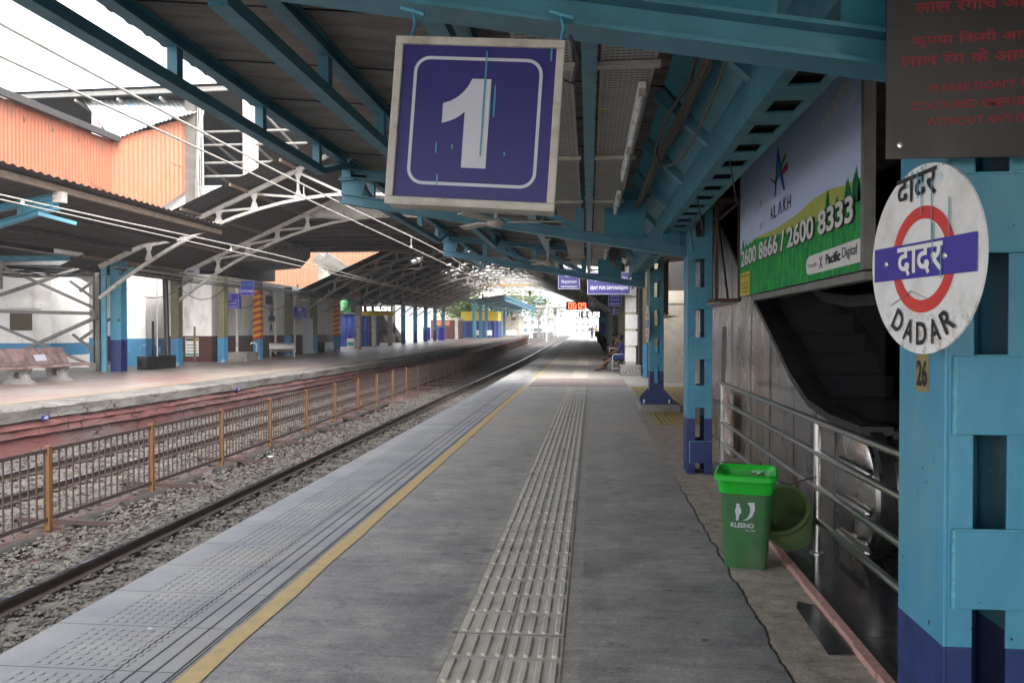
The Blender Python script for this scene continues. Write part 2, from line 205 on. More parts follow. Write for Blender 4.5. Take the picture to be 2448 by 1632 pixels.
# rounded speckle on granite bench
# ------------------------------------------------------------------ mesh builder
def smooth_by_angle(me, a=35):
    for p in me.polygons: p.use_smooth = True
    try: me.set_sharp_from_angle(angle=R(a))
    except Exception: pass
class MB:
    def __init__(s): s.v = []; s.f = []; s.mi = []; s.cur = 0
    def add(s, vs, fs):
        n = len(s.v); s.v += [tuple(v) for v in vs]; s.f += [tuple(i+n for i in f) for f in fs]; s.mi += [s.cur]*len(fs); return s
    def box(s, x0, x1, y0, y1, z0, z1):
        vs = [(x, y, z) for z in (z0, z1) for y in (y0, y1) for x in (x0, x1)]
        return s.add(vs, [(0,2,3,1),(4,5,7,6),(0,1,5,4),(2,6,7,3),(0,4,6,2),(1,3,7,5)])
    def bar(s, p, q, w, h, up=(0,0,1)):
        p, q = Vector(p), Vector(q); d = (q-p).normalized(); up = Vector(up)
        if abs(d.dot(up)) > .98: up = Vector((0,1,0))
        a = d.cross(up).normalized()*(w/2); b = a.cross(d).normalized()*(h/2)
        vs = [e+sa*a+sb*b for e in (p, q) for sb in (-1,1) for sa in (-1,1)]
        return s.add(vs, [(0,2,3,1),(4,5,7,6),(0,1,5,4),(2,6,7,3),(0,4,6,2),(1,3,7,5)])
    def ibeam(s, p, q, w, h, t, up=(0,0,1)):
        p, q = Vector(p), Vector(q); d = (q-p).normalized(); u = Vector(up); a = d.cross(u).normalized(); u = a.cross(d).normalized()
        s.bar(p, q, t, h-2*t, up); s.bar(p+u*(h-t)/2, q+u*(h-t)/2, w, t, up); return s.bar(p-u*(h-t)/2, q-u*(h-t)/2, w, t, up)
    def tube(s, path, r, n=8, caps=True):
        P = [Vector(p) for p in path]; rs = r if isinstance(r, (list, tuple)) else [r]*len(P); vs = []; fs = []
        u = None
        for i, p in enumerate(P):
            d = (P[min(i+1, len(P)-1)]-P[max(i-1, 0)]).normalized()
            if u is None: u = d.cross(Vector((0,0,1)) if abs(d.z) < .9 else Vector((1,0,0))).normalized()
            else: u = (u-d*u.dot(d)).normalized()
            w = d.cross(u)
            vs += [p+rs[i]*(math.cos(2*math.pi*k/n)*u+math.sin(2*math.pi*k/n)*w) for k in range(n)]
        for i in range(len(P)-1):
            for k in range(n): a = i*n+k; b = i*n+(k+1) % n; fs.append((a, b, b+n, a+n))
        if caps: fs += [tuple(range(n-1, -1, -1)), tuple((len(P)-1)*n+k for k in range(n))]
        return s.add(vs, fs)
    def prism(s, poly, o, ux, uy, un, t): # polygon in plane (o, ux, uy), thickness t along un
        o, ux, uy, un = map(Vector, (o, ux, uy, un)); n = len(poly)
        A = [o+ux*a+uy*b for a, b in poly]; B = [v+un*t for v in A]
        return s.add(A+B, [tuple(range(n-1, -1, -1)), tuple(range(n, 2*n))]+[(i, (i+1) % n, n+(i+1) % n, n+i) for i in range(n)])
    def lathe(s, prof, c, axis=(0,0,1), n=24):
        c = Vector(c); ax = Vector(axis).normalized(); u = ax.cross(Vector((0,1,0)) if abs(ax.y) < .9 else Vector((1,0,0))).normalized(); w = ax.cross(u); vs = []; fs = []
        for r, h in prof: vs += [c+ax*h+r*(math.cos(2*math.pi*k/n)*u+math.sin(2*math.pi*k/n)*w) for k in range(n)]
        for i in range(len(prof)-1):
            for k in range(n): a = i*n+k; b = i*n+(k+1) % n; fs.append((a, b, b+n, a+n))
        return s.add(vs, fs)
    def grid(s, fn, nu, nv):
        vs = [fn(i/nu, j/nv) for j in range(nv+1) for i in range(nu+1)]
        return s.add(vs, [(j*(nu+1)+i, j*(nu+1)+i+1, (j+1)*(nu+1)+i+1, (j+1)*(nu+1)+i) for j in range(nv) for i in range(nu)])
    def build(s, name, m, parent=None, bev=0., smooth=0, org=None, mats=None):
        L = Vector(org) if org is not None else (OR[parent.name] if parent is not None else Vector((0,0,0)))
        me = bpy.data.meshes.new(name); me.from_pydata([tuple(Vector(v)-L) for v in s.v], [], s.f); me.update()
        bm = bmesh.new(); bm.from_mesh(me); bmesh.ops.recalc_face_normals(bm, faces=bm.faces); bm.to_mesh(me); bm.free()
        for x in ([m]+(mats or [])): me.materials.append(M[x] if isinstance(x, str) else x)
        if mats: me.polygons.foreach_set('material_index', s.mi)
        if smooth: smooth_by_angle(me, smooth)
        o = bpy.data.objects.new(name, me); COL.objects.link(o)
        if parent is not None: o.parent = parent
        elif org is not None: o.location = L
        OR[o.name] = L
        if bev:
            b = o.modifiers.new('bevel', 'BEVEL'); b.width = bev; b.segments = 2; b.limit_method = 'ANGLE'; b.angle_limit = R(40)
        return o
OR = {}
def tag(o, label, cat, group=None):
    o['label'] = label; o['category'] = cat
    if group: o['group'] = group
    return o
def thing(name, label, cat, loc=(0,0,0), group=None, rot=(0,0,0), local=False):
    o = bpy.data.objects.new(name, None); COL.objects.link(o); o.location = loc; o.rotation_euler = rot; o.empty_display_size = .2
    OR[o.name] = Vector((0,0,0)) if local else Vector(loc)
    return tag(o, label, cat, group)
def struct(o, kind='structure'): o['kind'] = kind; return o
def copy_tree(src, parent=None):
    c = src.copy(); COL.objects.link(c); OR[c.name] = OR.get(src.name, Vector((0,0,0)))
    if parent is not None: c.parent = parent
    for ch in list(src.children): copy_tree(ch, c)
    return c
def dup(src, loc, label=None, rotz=None):
    c = copy_tree(src); c.location = loc
    if rotz is not None: c.rotation_euler.z = rotz
    if label: c['label'] = label
    return c
def gz(y): return .008*max(0., min(y, 170)-45)    # the platform climbs very slightly far away
def MBs(fn, *a): b = MB(); fn(b, *a); return b
# text: flat mesh letters laid on a plane
def deva(t):   # the short i sign is written before its consonant
    out = []
    for ch in t:
        if ch == '\u093f':
            k = len(out)-1
            while k > 0 and out[k-1] == '\u094d': k -= 2
            out.insert(max(k, 0), ch)
        else: out.append(ch)
    return ''.join(out)
def text_mb(t, h, bold=0., width=None):
    c = bpy.data.curves.new('lettering', 'FONT'); c.body = deva(t); c.size = 1.; c.offset = bold; c.align_x = 'CENTER'; c.resolution_u = 4
    o = bpy.data.objects.new('lettering', c); COL.objects.link(o)
    me = bpy.data.meshes.new_from_object(o.evaluated_get(bpy.context.evaluated_depsgraph_get()))
    bpy.data.objects.remove(o); bm = bmesh.new(); bm.from_mesh(me); bmesh.ops.remove_doubles(bm, verts=bm.verts, dist=1e-5); bm.verts.ensure_lookup_table()
    seen = set(); k = 0; lift = {}
    for v in bm.verts:
        if v.index in seen: continue
        st = [v]; seen.add(v.index); k += 1
        while st:
            w = st.pop(); lift[w.index] = (k % 3)*.0004
            for e in w.link_edges:
                q = e.other_vert(w)
                if q.index not in seen: seen.add(q.index); st.append(q)
    vs = [(v.co.x, v.co.y, lift[v.index]) for v in bm.verts]; fs = [tuple(v.index for v in f.verts) for f in bm.faces]; bm.free(); bpy.data.meshes.remove(me)
    xs = [v[0] for v in vs]; ys = [v[1] for v in vs]; cx = (min(xs)+max(xs))/2; cy = (min(ys)+max(ys))/2; sy = h/(max(ys)-min(ys)); sx = (width/(max(xs)-min(xs))) if width else sy
    return [((v[0]-cx)*sx, (v[1]-cy)*sy, v[2]) for v in vs], fs
def text(t, name, m, parent, c, ux, uy, h, width=None, bold=0.012, lift=0.):
    vs, fs = text_mb(t, h, bold, width); c, ux, uy = Vector(c), Vector(ux).normalized(), Vector(uy).normalized(); n = ux.cross(uy)
    b = MB(); b.add([c+ux*v[0]+uy*v[1]+n*(v[2]+lift) for v in vs], fs); return b.build(name, m, parent)
def disc_poly(r, n=32, r0=None, cx=0, cy=0): return [(cx+r*math.cos(2*math.pi*k/n), cy+r*math.sin(2*math.pi*k/n)) for k in range(n)]
def rrect(w, h, r, n=5, cx=0, cy=0):
    out = []
    for sx, sy, a in ((1,1,0),(-1,1,90),(-1,-1,180),(1,-1,270)):
        out += [(cx+sx*(w/2-r)+r*math.cos(R(a+90*k/n)), cy+sy*(h/2-r)+r*math.sin(R(a+90*k/n))) for k in range(n+1)]
    return out
def flat(b, poly, o, ux, uy):
    o, ux, uy = Vector(o), Vector(ux), Vector(uy); return b.add([o+ux*a+uy*c for a, c in poly], [tuple(range(len(poly)))])
def ringf(b, outer, inner, o, ux, uy):
    o, ux, uy = Vector(o), Vector(ux), Vector(uy); n = len(outer)
    return b.add([o+ux*a+uy*c for a, c in outer+inner], [(i, (i+1) % n, n+(i+1) % n, n+i) for i in range(n)])
def interp(pts, y):
    if y <= pts[0][0]: i = 0
    else:
        i = len(pts)-2
        for k in range(len(pts)-1):
            if y <= pts[k+1][0]: i = k; break
    (a, u), (b, v) = pts[i], pts[i+1]; return u+(v-u)*(y-a)/(b-a)

# ------------------------------------------------------------------ ground, platforms and tracks
b = MB(); b.add([(-1200,-200,-1.3),(1200,-200,-1.3),(1200,2200,-1.3),(-1200,2200,-1.3)], [(0,1,2,3)]); struct(b.build('ground', 'ground'))
FENCE = [(0,-6.62),(14,-6.69),(24,-6.95),(35,-7.2),(60,-7.6),(110,-8.4),(170,-9.2)]
def fx(y): return interp(FENCE, y)
EDGE = [(-6,-11.6),(14,-11.2),(18.4,-10.82),(30,-10.45),(50,-10.0),(70,-10.1),(100,-10.4),(150,-11.2)]
def ex(y): return interp(EDGE, y)
# track bed with the drain trench along the fence
b = MB(); XS = sorted(set([-12,-11,-10,-9,-8,-7.6]+[round(-7.35+.1*k, 2) for k in range(16)]+[-5.6,-5,-4,-3.4,-2.6])); YS = [-6+.3*k for k in range(200)]+[54+3*k for k in range(60)]
nx = len(XS)
for y in YS:
    for x in XS:
        dx = x-(fx(y)+.32); t = max(0, 1-abs(dx)/.26); nz = math.sin(y*2.1+math.sin(y*.7)*2)*.5+.5
        b.v.append((x, y, -.93+gz(y)-(.20*min(1, t*2)*(.45+.55*nz) if y < 60 else 0)+random.uniform(-.012,.012)))
for j in range(len(YS)-1):
    for i in range(nx-1): b.f.append((j*nx+i, j*nx+i+1, (j+1)*nx+i+1, (j+1)*nx+i)); b.mi.append(1 if abs((XS[i]+XS[i+1])/2-fx(YS[j])-.3) < .62 else 0)
struct(b.build('track_bed', 'trackgnd', mats=['redsoil'], smooth=60))
# ballast stones
def stones(n, fn, smin, smax):
    base = np.array([(1,0,0),(-.9,.2,.1),(.1,1,-.1),(0,-1,.1),(.1,.1,.75),(-.1,0,-.7),(.6,.6,.35),(-.5,-.6,.3)]); F = [(4,6,0),(4,2,6),(6,2,0),(4,1,2),(4,7,1),(4,3,7),(7,3,1),(4,0,3),(5,0,2),(5,2,1),(5,1,3),(5,3,0)]
    V = []; FF = []
    for k in range(n):
        x, y, zz = fn(); s = RNG.uniform(smin, smax); q = base*(1+RNG.uniform(-.35,.35,(8,3)))*s*np.array([1,RNG.uniform(.6,1),RNG.uniform(.5,.9)])
        a, e = RNG.uniform(0,6.28), RNG.uniform(-.6,.6); ca, sa = math.cos(a), math.sin(a); ce, se = math.cos(e), math.sin(e)
        q = q @ np.array([[ca,sa,0],[-sa,ca,0],[0,0,1]]) @ np.array([[1,0,0],[0,ce,se],[0,-se,ce]]); q += (x, y, zz)
        V += [tuple(p) for p in q]; FF += [tuple(i+8*k for i in f) for f in F]
    return V, FF
def near_spot():
    y = 4.3+30*RNG.random()**1.9
    x = RNG.uniform(-6.15,-2.6)
    if RNG.random() < .15: x = RNG.uniform(-6.4,-6.0)
    return x, y, -.915+RNG.uniform(0,.055)+(.03 if -5.9 < x < -5.1 else 0)
def far_spot():
    y = 7+30*RNG.random()**1.4; return RNG.uniform(-11.2,fx(y)-.15), y, -.92+RNG.uniform(0,.045)
V, FF = stones(21000, near_spot, .018, .045); V2, F2 = stones(9000, far_spot, .02, .05)
b = MB(); b.add(V, FF); b.add(V2, F2); o = struct(b.build('ballast', 'stone'), 'stuff')
# near platform
b = MB()
ys = [-6,20,45,60,80,110,140,170]
for i in range(len(ys)-1):
    a, c = ys[i], ys[i+1]; A, C_ = gz(a), gz(c)
    b.add([(-2.75,a,A),(16,a,A),(16,c,C_),(-2.75,c,C_),(-2.75,a,-1.3),(-2.75,c,-1.3)], [(0,1,2,3),(4,0,3,5)])
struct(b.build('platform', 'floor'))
b = MB()
for i in range(len(ys)-1):
    a, c = ys[i], ys[i+1]; A, C_ = gz(a)+.004, gz(c)+.004
    b.add([(-2.80,a,A),(-1.845,a,A),(-1.845,c,C_),(-2.80,c,C_),(-2.80,a,A-.09),(-2.80,c,C_-.09),(-2.72,a,A-.09),(-2.72,c,C_-.09)], [(0,1,2,3),(4,0,3,5),(6,4,5,7)])
struct(b.build('platform_edge_paving', 'edge'))
b = MB(); y = 2.4; r = 0
while y < 34:
    if abs(((y-3.411) % .529)-.2645) < .235:
        for k in range(9):
            x = -2.57+.055*k+(.0 if r % 2 else .0); 
            if y < 13: n = 10
            else: n = 6
            vs = []; 
            for rr, hh in ((.0185,.0045),(.0175,.0085)): vs += [(x+rr*math.cos(6.2832*q/n), y+rr*math.sin(6.2832*q/n), hh) for q in range(n)]
            b.add(vs, [(q, (q+1) % n, n+(q+1) % n, n+q) for q in range(n)]+[tuple(range(n, 2*n))])
    y += .0588; r += 1
struct(b.build('platform_edge_dots', 'edge'))
b = MB(); yy = [2+.35*k for k in range(340)]
for i in range(len(yy)-1):
    a, c = yy[i], yy[i+1]
    if 21.9 < a < 25.8: continue
    ra, rc = [(-1.812+.004*math.sin(v*3.1)+.003*math.sin(v*11), -1.706+.005*math.sin(v*4.3+1)+.003*math.sin(v*13)) for v in (a, c)]
    b.add([(ra[0],a,gz(a)+.005),(ra[1],a,gz(a)+.005),(rc[1],c,gz(c)+.005),(rc[0],c,gz(c)+.005)], [(0,1,2,3)])
struct(b.build('yellow_line', 'yline'))
# tactile guide path: two rows of ribbed tiles
b = MB(); b2 = MB(); P_ = .296; y = 2.23; i = 0
def gx0(y): return -.685+.0045*min(y, 26)
while y < 110:
    if not (21.6 < y < 25.9):
        x0 = gx0(y); sk_ = .0045*P_; z0 = gz(y)+random.uniform(.004,.0075); z1 = gz(y)+(.0145 if y < 24 else .0095)
        for q in range(2):
            a = x0+q*.272; e = .0025; b.add([(a+e,y+e,z0),(a+.272-e,y+e,z0),(a+.272-e+sk_,y+P_-e,z0),(a+e+sk_,y+P_-e,z0)], [(0,1,2,3)])
            for k in range(4):
                cx = a+.034+k*.068; w = .0155; ya, yb = y+.022, y+P_-.022
                if y < 16:
                    P0 = []
                    for (ww, zz, ee) in ((w, z0, 0), (w*.72, z1, .006)):
                        P0 += [(cx-ww,ya+.012+ee,zz),(cx-ww*.5,ya+ee,zz),(cx+ww*.5,ya+ee,zz),(cx+ww,ya+.012+ee,zz),(cx+ww+sk_,yb-.012-ee,zz),(cx+ww*.5+sk_,yb-ee,zz),(cx-ww*.5+sk_,yb-ee,zz),(cx-ww+sk_,yb-.012-ee,zz)]
                    b.add(P0, [(q2, (q2+1) % 8, 8+(q2+1) % 8, 8+q2) for q2 in range(8)]+[tuple(range(8, 16))])
                else: b.add([(cx-w,ya,z0),(cx-w*.6,ya+.05,z1),(cx+w*.6,ya+.05,z1),(cx+w,ya,z0),(cx-w,yb,z0),(cx-w*.6,yb-.03,z1),(cx+w*.6,yb-.03,z1),(cx+w,yb,z0)], [(0,1,5,4),(1,2,6,5),(2,3,7,6),(0,3,2,1),(4,5,6,7)])
        b2.add([(x0-.004,y,gz(y)+.003),(x0+.548,y,gz(y)+.003),(x0+.548,y+P_,gz(y)+.003),(x0-.004,y+P_,gz(y)+.003)], [(0,1,2,3)])
    y += P_
struct(b.build('tactile_path', 'tac')); struct(b2.build('tactile_path_joints', 'peel'))
def ribbed(name, m, x0, x1, y0, y1, pitch, alongx=False):
    b = MB(); b.add([(x0,y0,.004),(x1,y0,.004),(x1,y1,.004),(x0,y1,.004)], [(0,1,2,3)])
    k = (y0 if alongx else x0)+pitch/2
    while k < (y1 if alongx else x1)-pitch/3:
        w = pitch*.24
        if alongx: b.add([(x0,k-w,.004),(x0,k-w*.6,.012),(x0,k+w*.6,.012),(x0,k+w,.004),(x1,k-w,.004),(x1,k-w*.6,.012),(x1,k+w*.6,.012),(x1,k+w,.004)], [(0,1,5,4),(1,2,6,5),(2,3,7,6),(0,3,2,1),(4,5,6,7)])
        else: b.add([(k-w,y0,.004),(k-w*.6,y0,.012),(k+w*.6,y0,.012),(k+w,y0,.004),(k-w,y1,.004),(k-w*.6,y1,.012),(k+w*.6,y1,.012),(k+w,y1,.004)], [(0,1,5,4),(1,2,6,5),(2,3,7,6),(0,3,2,1),(4,5,6,7)])
        k += pitch
    return struct(b.build(name, m))
ribbed('pink_tactile_band', 'tac_p', -1.69, 1.10, 22.0, 25.7, .075); ribbed('yellow_tactile_area', 'tac_y', 1.15, 2.75, 13.2, 22.2, .085)
b = MB(); b.add([(-.36,20.3,.006),(-.02,20.3,.006),(-.02,21.2,.006),(-.36,21.2,.006)], [(0,1,2,3)]); struct(b.build('platform_patch', 'concrete'))
# kerb and granite floor by the escalator
b = MB(); yk = [2.0+.33*k for k in range(21)]
def kx(y): return 1.272+.011*(y-3.6)
for i in range(len(yk)-1):
    a, c = yk[i]+.002, yk[i+1]-.002; ja = .004*math.sin(i*2.3)
    b.add([(kx(a)+ja,a,0),(kx(a)+ja+.004,a,.03),(kx(a)+.048,a,.034),(kx(a)+.05,a,0),(kx(c)+ja,c,0),(kx(c)+ja+.004,c,.03),(kx(c)+.048,c,.034),(kx(c)+.05,c,0)], [(0,1,5,4),(1,2,6,5),(2,3,7,6),(0,3,2,1),(4,5,6,7)])
struct(b.build('kerb', 'kerb'))
b = MB()
for i in range(7):
    a = 2+i*1.05; b.add([(kx(a)+.05,a+.002,.022),(2.6,a+.002,.022),(2.6,a+1.046,.022),(kx(a+1.05)+.05,a+1.046,.022)], [(0,1,2,3)])
b.box(1.33,4.5,2,9.4,.004,.019); struct(b.build('granite_paving', 'bgranite'))
b = MB(); b.add([(1.14,3.9,.005),(1.27,3.92,.005),(1.275,4.6,.005),(1.19,4.66,.005),(1.155,4.55,.005)], [(0,1,2,3,4)]); struct(b.build('slate_patch', 'bgranite'))
for k, (x, y, z, r_, m, lab) in enumerate(((-2.25,3.87,.012,.022,'signwhite','scrap of white paper lying on the platform edge dots'),(-3.55,6.1,-.84,.05,'discblue','blue bottle cap on the ballast beside the rail'),(-3.5,5.75,-.84,.05,'greenb','green scrap on the ballast beside the rail'),(-6.1,6.6,-.85,.10,'signwhite','crushed plastic bottle on the ballast at the left edge'),(-5.6,10.2,-.85,.05,'signwhite','white wrapper on the ballast before the fence'),(-6.0,14.5,-.85,.07,'lsheet','pale plastic bag on the stones near the fence'),(-3.4,7.9,-.84,.04,'signwhite','white paper scrap beside the rail clips'),(-7.9,12,-.85,.06,'signwhite','white paper scrap between the far rails'))):
    b = MB(); random.seed(k); b.add([(x+random.uniform(-1,1)*r_, y+random.uniform(-1,1)*r_, z+random.uniform(0,.5)*r_) for _ in range(7)], [(0,1,2),(0,2,3),(3,2,4),(1,4,2),(4,5,3),(0,5,1),(5,6,1),(6,4,0)]); tag(b.build('scrap', m, org=(x,y,z)), lab, 'scrap')
# sleepers with rail clips
TRK = {'near': (-4.95,-3.65), 'far': (-9.4,-8.1)}
def rx(which, k, y):
    x = TRK[which][k]
    if which == 'far': x += .0 if y < 14 else min(0, 0)+.012*(min(y,60)-14)*.35
    return x-(4e-5*(y-60)**2 if y > 60 else 0)
def make_sleeper(which, lab):
    a, c = TRK[which]; t = thing('sleeper', lab, 'railway sleeper', (0,0,0), 'sleepers of the %s track' % which)
    b = MB(); b.prism([(-.13,-1.04),(.13,-1.04),(.105,-.888),(-.105,-.888)], (a-.52,0,0), (0,1,0), (0,0,1), (1,0,0), c-a+1.0); b.build('sleeper_body', 'sleeper', t, bev=.01)
    for x in (a, c):
        for s in (-1, 1):
            p = [(x+s*.055,-.06,-.87),(x+s*.10,-.055,-.845),(x+s*.135,-.02,-.85),(x+s*.13,.03,-.85),(x+s*.09,.05,-.845),(x+s*.06,.02,-.86)]
            b = MB(); b.tube(p, .011, 6); b.box(x+s*.075-.03,x+s*.075+.03,-.03,.03,-.887,-.862); b.build('rail_clip', 'railside', t, smooth=50)
    return t
SN = make_sleeper('near', 'concrete sleeper under the single shiny rail beside the platform edge'); SN.location = (0,3.05,0)
n = 0
for k in range(1, 70):
    y = 3.05+.607*k; dup(SN, (0, y, gz(y)))
SF = make_sleeper('far', 'concrete sleeper of the track behind the fence'); SF.location = (0,6.3,0)
for k in range(1, 64):
    y = 6.3+.62*k; dup(SF, (rx('far',0,y)-TRK['far'][0], y, gz(y)))
def make_rail(which, k, lab):
    t = thing('rail', lab, 'rail', (0,0,0)); prof = [(-.055,-.885),(.055,-.885),(.055,-.872),(.010,-.855),(.009,-.79),(.030,-.782),(.030,-.757),(-.030,-.757),(-.030,-.782),(-.009,-.79),(-.010,-.855),(-.055,-.872)]
    YY = [-6,60,70,80,95,110,140,170,210,260]; b = MB(); n = len(prof)
    if which == 'far': YY = [-6,14,60]+YY[2:]
    for y in YY: b.v += [(rx(which,k,y)+p[0], y, p[1]+gz(y)) for p in prof]
    for j in range(len(YY)-1):
        for i in range(n): b.f.append((j*n+i, j*n+(i+1) % n, (j+1)*n+(i+1) % n, (j+1)*n+i)); b.mi.append(0)
    b.build('rail_body', 'railside', t); b = MB()
    for y in YY: b.v += [(rx(which,k,y)+x, y, z+gz(y)) for x, z in ((-.031,-.762),(-.026,-.7515),(.026,-.7515),(.031,-.762))]
    for j in range(len(YY)-1):
        for i in range(3): b.f.append((j*4+i, j*4+i+1, (j+1)*4+i+1, (j+1)*4+i)); b.mi.append(0)
    b.build('running_surface', 'railtop', t)
make_rail('near', 0, 'shiny rail running beside the near platform edge on ballast'); make_rail('near', 1, 'rail hidden close under the near platform edge')
make_rail('far', 0, 'dull rail nearest the opposite platform face'); make_rail('far', 1, 'dull rail just behind the rusty track fence')
# fence between the tracks
t = thing('track_fence', 'long rusty steel bar fence with yellow posts between the two tracks', 'fence', (-6.7,9,-.9))
py = [4.5]; 
while py[-1] < 108: py.append(py[-1]+2.36)
for i, y in enumerate(py):
    x = fx(y); g0 = gz(y); b = MB(); b.box(x-.035,x+.035,y-.03,y+.03,-.92+g0,.115+g0); b.box(x-.04,x+.04,y-.035,y+.035,.115+g0,.122+g0); b.build('fence_post', 'ypost', t)
    if y < 60:
        b = MB(); b.bar((x-.45,y+.02,-.80+g0),(x+.95,y+.02,-.83+g0),.05,.055); b.bar((x-.43,y+.02,-.8+g0),(x-.43,y+.02,-.95+g0),.05,.05); b.build('foot_bar', 'rust', t)
    if i+1 < len(py):
        y2 = py[i+1]; x2 = fx(y2); g2 = gz(y2); b = MB()
        b.bar((x,y,.075+g0),(x2,y2,.075+g2),.03,.045); b.bar((x,y,-.78+g0),(x2,y2,-.78+g2),.035,.05)
        nb = 17 if y < 75 else 9
        for k in range(nb):
            f = (k+.5)/nb; b.bar((x+(x2-x)*f,y+(y2-y)*f,-.78+g0),(x+(x2-x)*f,y+(y2-y)*f,.06+g0),.016,.016)
        b.build('bar_panel', 'rust', t)
# pipe pieces lying in the trench
for k in range(16):
    y0 = 5.2+k*1.32+random.uniform(-.1,.1); y1 = y0+random.uniform(.8,1.15); x = fx(y0)+.25; b = MB(); pts = [(x+random.uniform(-.03,.03), y0+(y1-y0)*i/9, -.90+random.uniform(-.012,.012)) for i in range(10)]
    b.tube(pts, [.07+random.uniform(-.012,.02) for _ in range(10)], 12); o = b.build('drain_pipe', 'sooty', smooth=60, org=(x,y0,-.95))
    tag(o, 'sooty lumpy length of drain pipe lying in the trench at the foot of the fence', 'pipe', 'pipe lengths along the fence')
# opposite platform
b = MB(); fy = [-6,5,10,14,18.4,24,30,40,50,60,70,85,100,125,150]
for i in range(len(fy)-1):
    a, c = fy[i], fy[i+1]; b.add([(-34,a,gz(a)),(ex(a)-1.15,a,gz(a)),(ex(c)-1.15,c,gz(c)),(-34,c,gz(c))], [(0,1,2,3)])
struct(b.build('opposite_platform', 'tiles'))
b = MB()
def lip(u, v):
    y = 6+v*144; e = ex(y); k = u*7
    pts = [(e-1.15,0),(e-.6,.001),(e-.06+.015*math.sin(y*3),.0),(e,-.03),(e-.02,-.14),(e-.035,-.25),(e-.10,-.29),(e-.16,-.30)]
    i = min(int(k), 6); x, z = pts[int(round(k))]; j = random.uniform(-.022,.022) if k > 2.5 else 0
    return (x+j+(.03*math.sin(y*1.7)*math.sin(y*.33) if k > 3.5 else 0), y, z+gz(y)+.003+(j*.6 if k > 2.5 else 0))
b.grid(lip, 7, 560); struct(b.build('opposite_platform_coping', cracked('cracked_coping_concrete', (.19,.178,.163), (.12,.11,.10), (.06,.054,.05), (2.4,1.7,5.5), .03), smooth=40))
b = MB()
def face(u, v):
    y = 6+v*144; e = ex(y); z = [-.28,-.40,-.42,-.57,-.60,-.98,-1.3][int(round(u*6))]; set_ = [.10,.06,.10,.08,.16,.17,.17][int(round(u*6))]
    return (e-set_+random.uniform(-.02,.02)*(1 if u < .75 else .15), y, z+gz(y)+random.uniform(-.012,.012))
b.grid(face, 6, 420); m = cracked('faded_red_masonry', (.15,.055,.05), (.11,.045,.042), (.12,.10,.095), (2.2,1.3,5.0), .028); struct(b.build('opposite_platform_wall', m, smooth=25))
b = MB()
for i in range(140):
    a, c = 8+i, 9+i; b.add([(ex(a)-1.28,a,gz(a)+.006),(ex(a)-1.2,a,gz(a)+.006),(ex(c)-1.2,c,gz(c)+.006),(ex(c)-1.28,c,gz(c)+.006)], [(0,1,2,3)])
struct(b.build('opposite_yellow_line', 'yline'))
for y, s, z in ((15.25,'420',-.225),(23.3,'48',-.23)):
    t = thing('distance_plate', 'small blue plate numbered %s on the opposite platform face, %s' % (s, 'near the left edge' if s == '420' else 'the farther one'), 'sign', (ex(y)+.03,y,z)); x = ex(y)+.035
    b = MB(); b.box(x-.02,x,y-.11,y+.11,z-.045,z+.045); b.build('plate', 'signblue', t); text(s, 'lettering', 'signwhite', t, (x+.002,y,z), (0,1,0), (0,0,1), .06, None, .03)
#@@1
# ------------------------------------------------------------------ near platform canopy
FRY = [-3.6, 2.66, 8.9, 15.3]
def zs(x): return 3.575-.09*(x+3)            # underside of the roof sheet
def corr_x(b, x0, x1, y0, y1, zf, pitch=.2, amp=.022, per=6, thick=0):   # ridges run along x
    n = int((y1-y0)/pitch*per); vs = []
    for i in range(n+1):
        y = y0+(y1-y0)*i/n; w = math.sin(6.2832*(y-y0)/pitch); w = max(-.75, min(.75, w*1.3))*amp
        vs += [(x0, y, zf(x0)+w), (x1, y, zf(x1)+w)]
    b.add(vs, [(2*i, 2*i+1, 2*i+3, 2*i+2) for i in range(n)])
t = thing('canopy_roof', 'brown grey corrugated roof sheeting over the near platform', 'roof', (-1,8,3.4))
b = MB(); corr_x(b, -3.02, .62, -4.2, 21.6, zs, .21, .016); b.build('corrugated_sheet', 'sheet', t, smooth=60)
b = MB(); b.box(-3.0,1.1,-4.2,21.6,3.63,3.66); b.build('light_leak_cover', 'dsheet', t); b = MB(); [b.prism([(-3.0,zs(-3.0)-.019),(.6,zs(.6)-.019),(.6,zs(.6)-.013),(-3.0,zs(-3.0)-.013)], (0,-3.9+1.05*k+.07*math.sin(k*5),0), (1,0,0), (0,0,1), (0,1,0), .014) for k in range(24)]; b.build('sheet_laps', 'slot', t)  # flat cover above the sheet is unseen, added to stop light leaks
b = MB(); corr_x(b, .95, 5.2, -4.2, 21.6, lambda x: 3.25+.09*(x-.6), .21, .016, 4); b.box(.9,5.2,-4.2,21.6,3.74,3.78); b.build('rear_sheet', 'sheet', t)
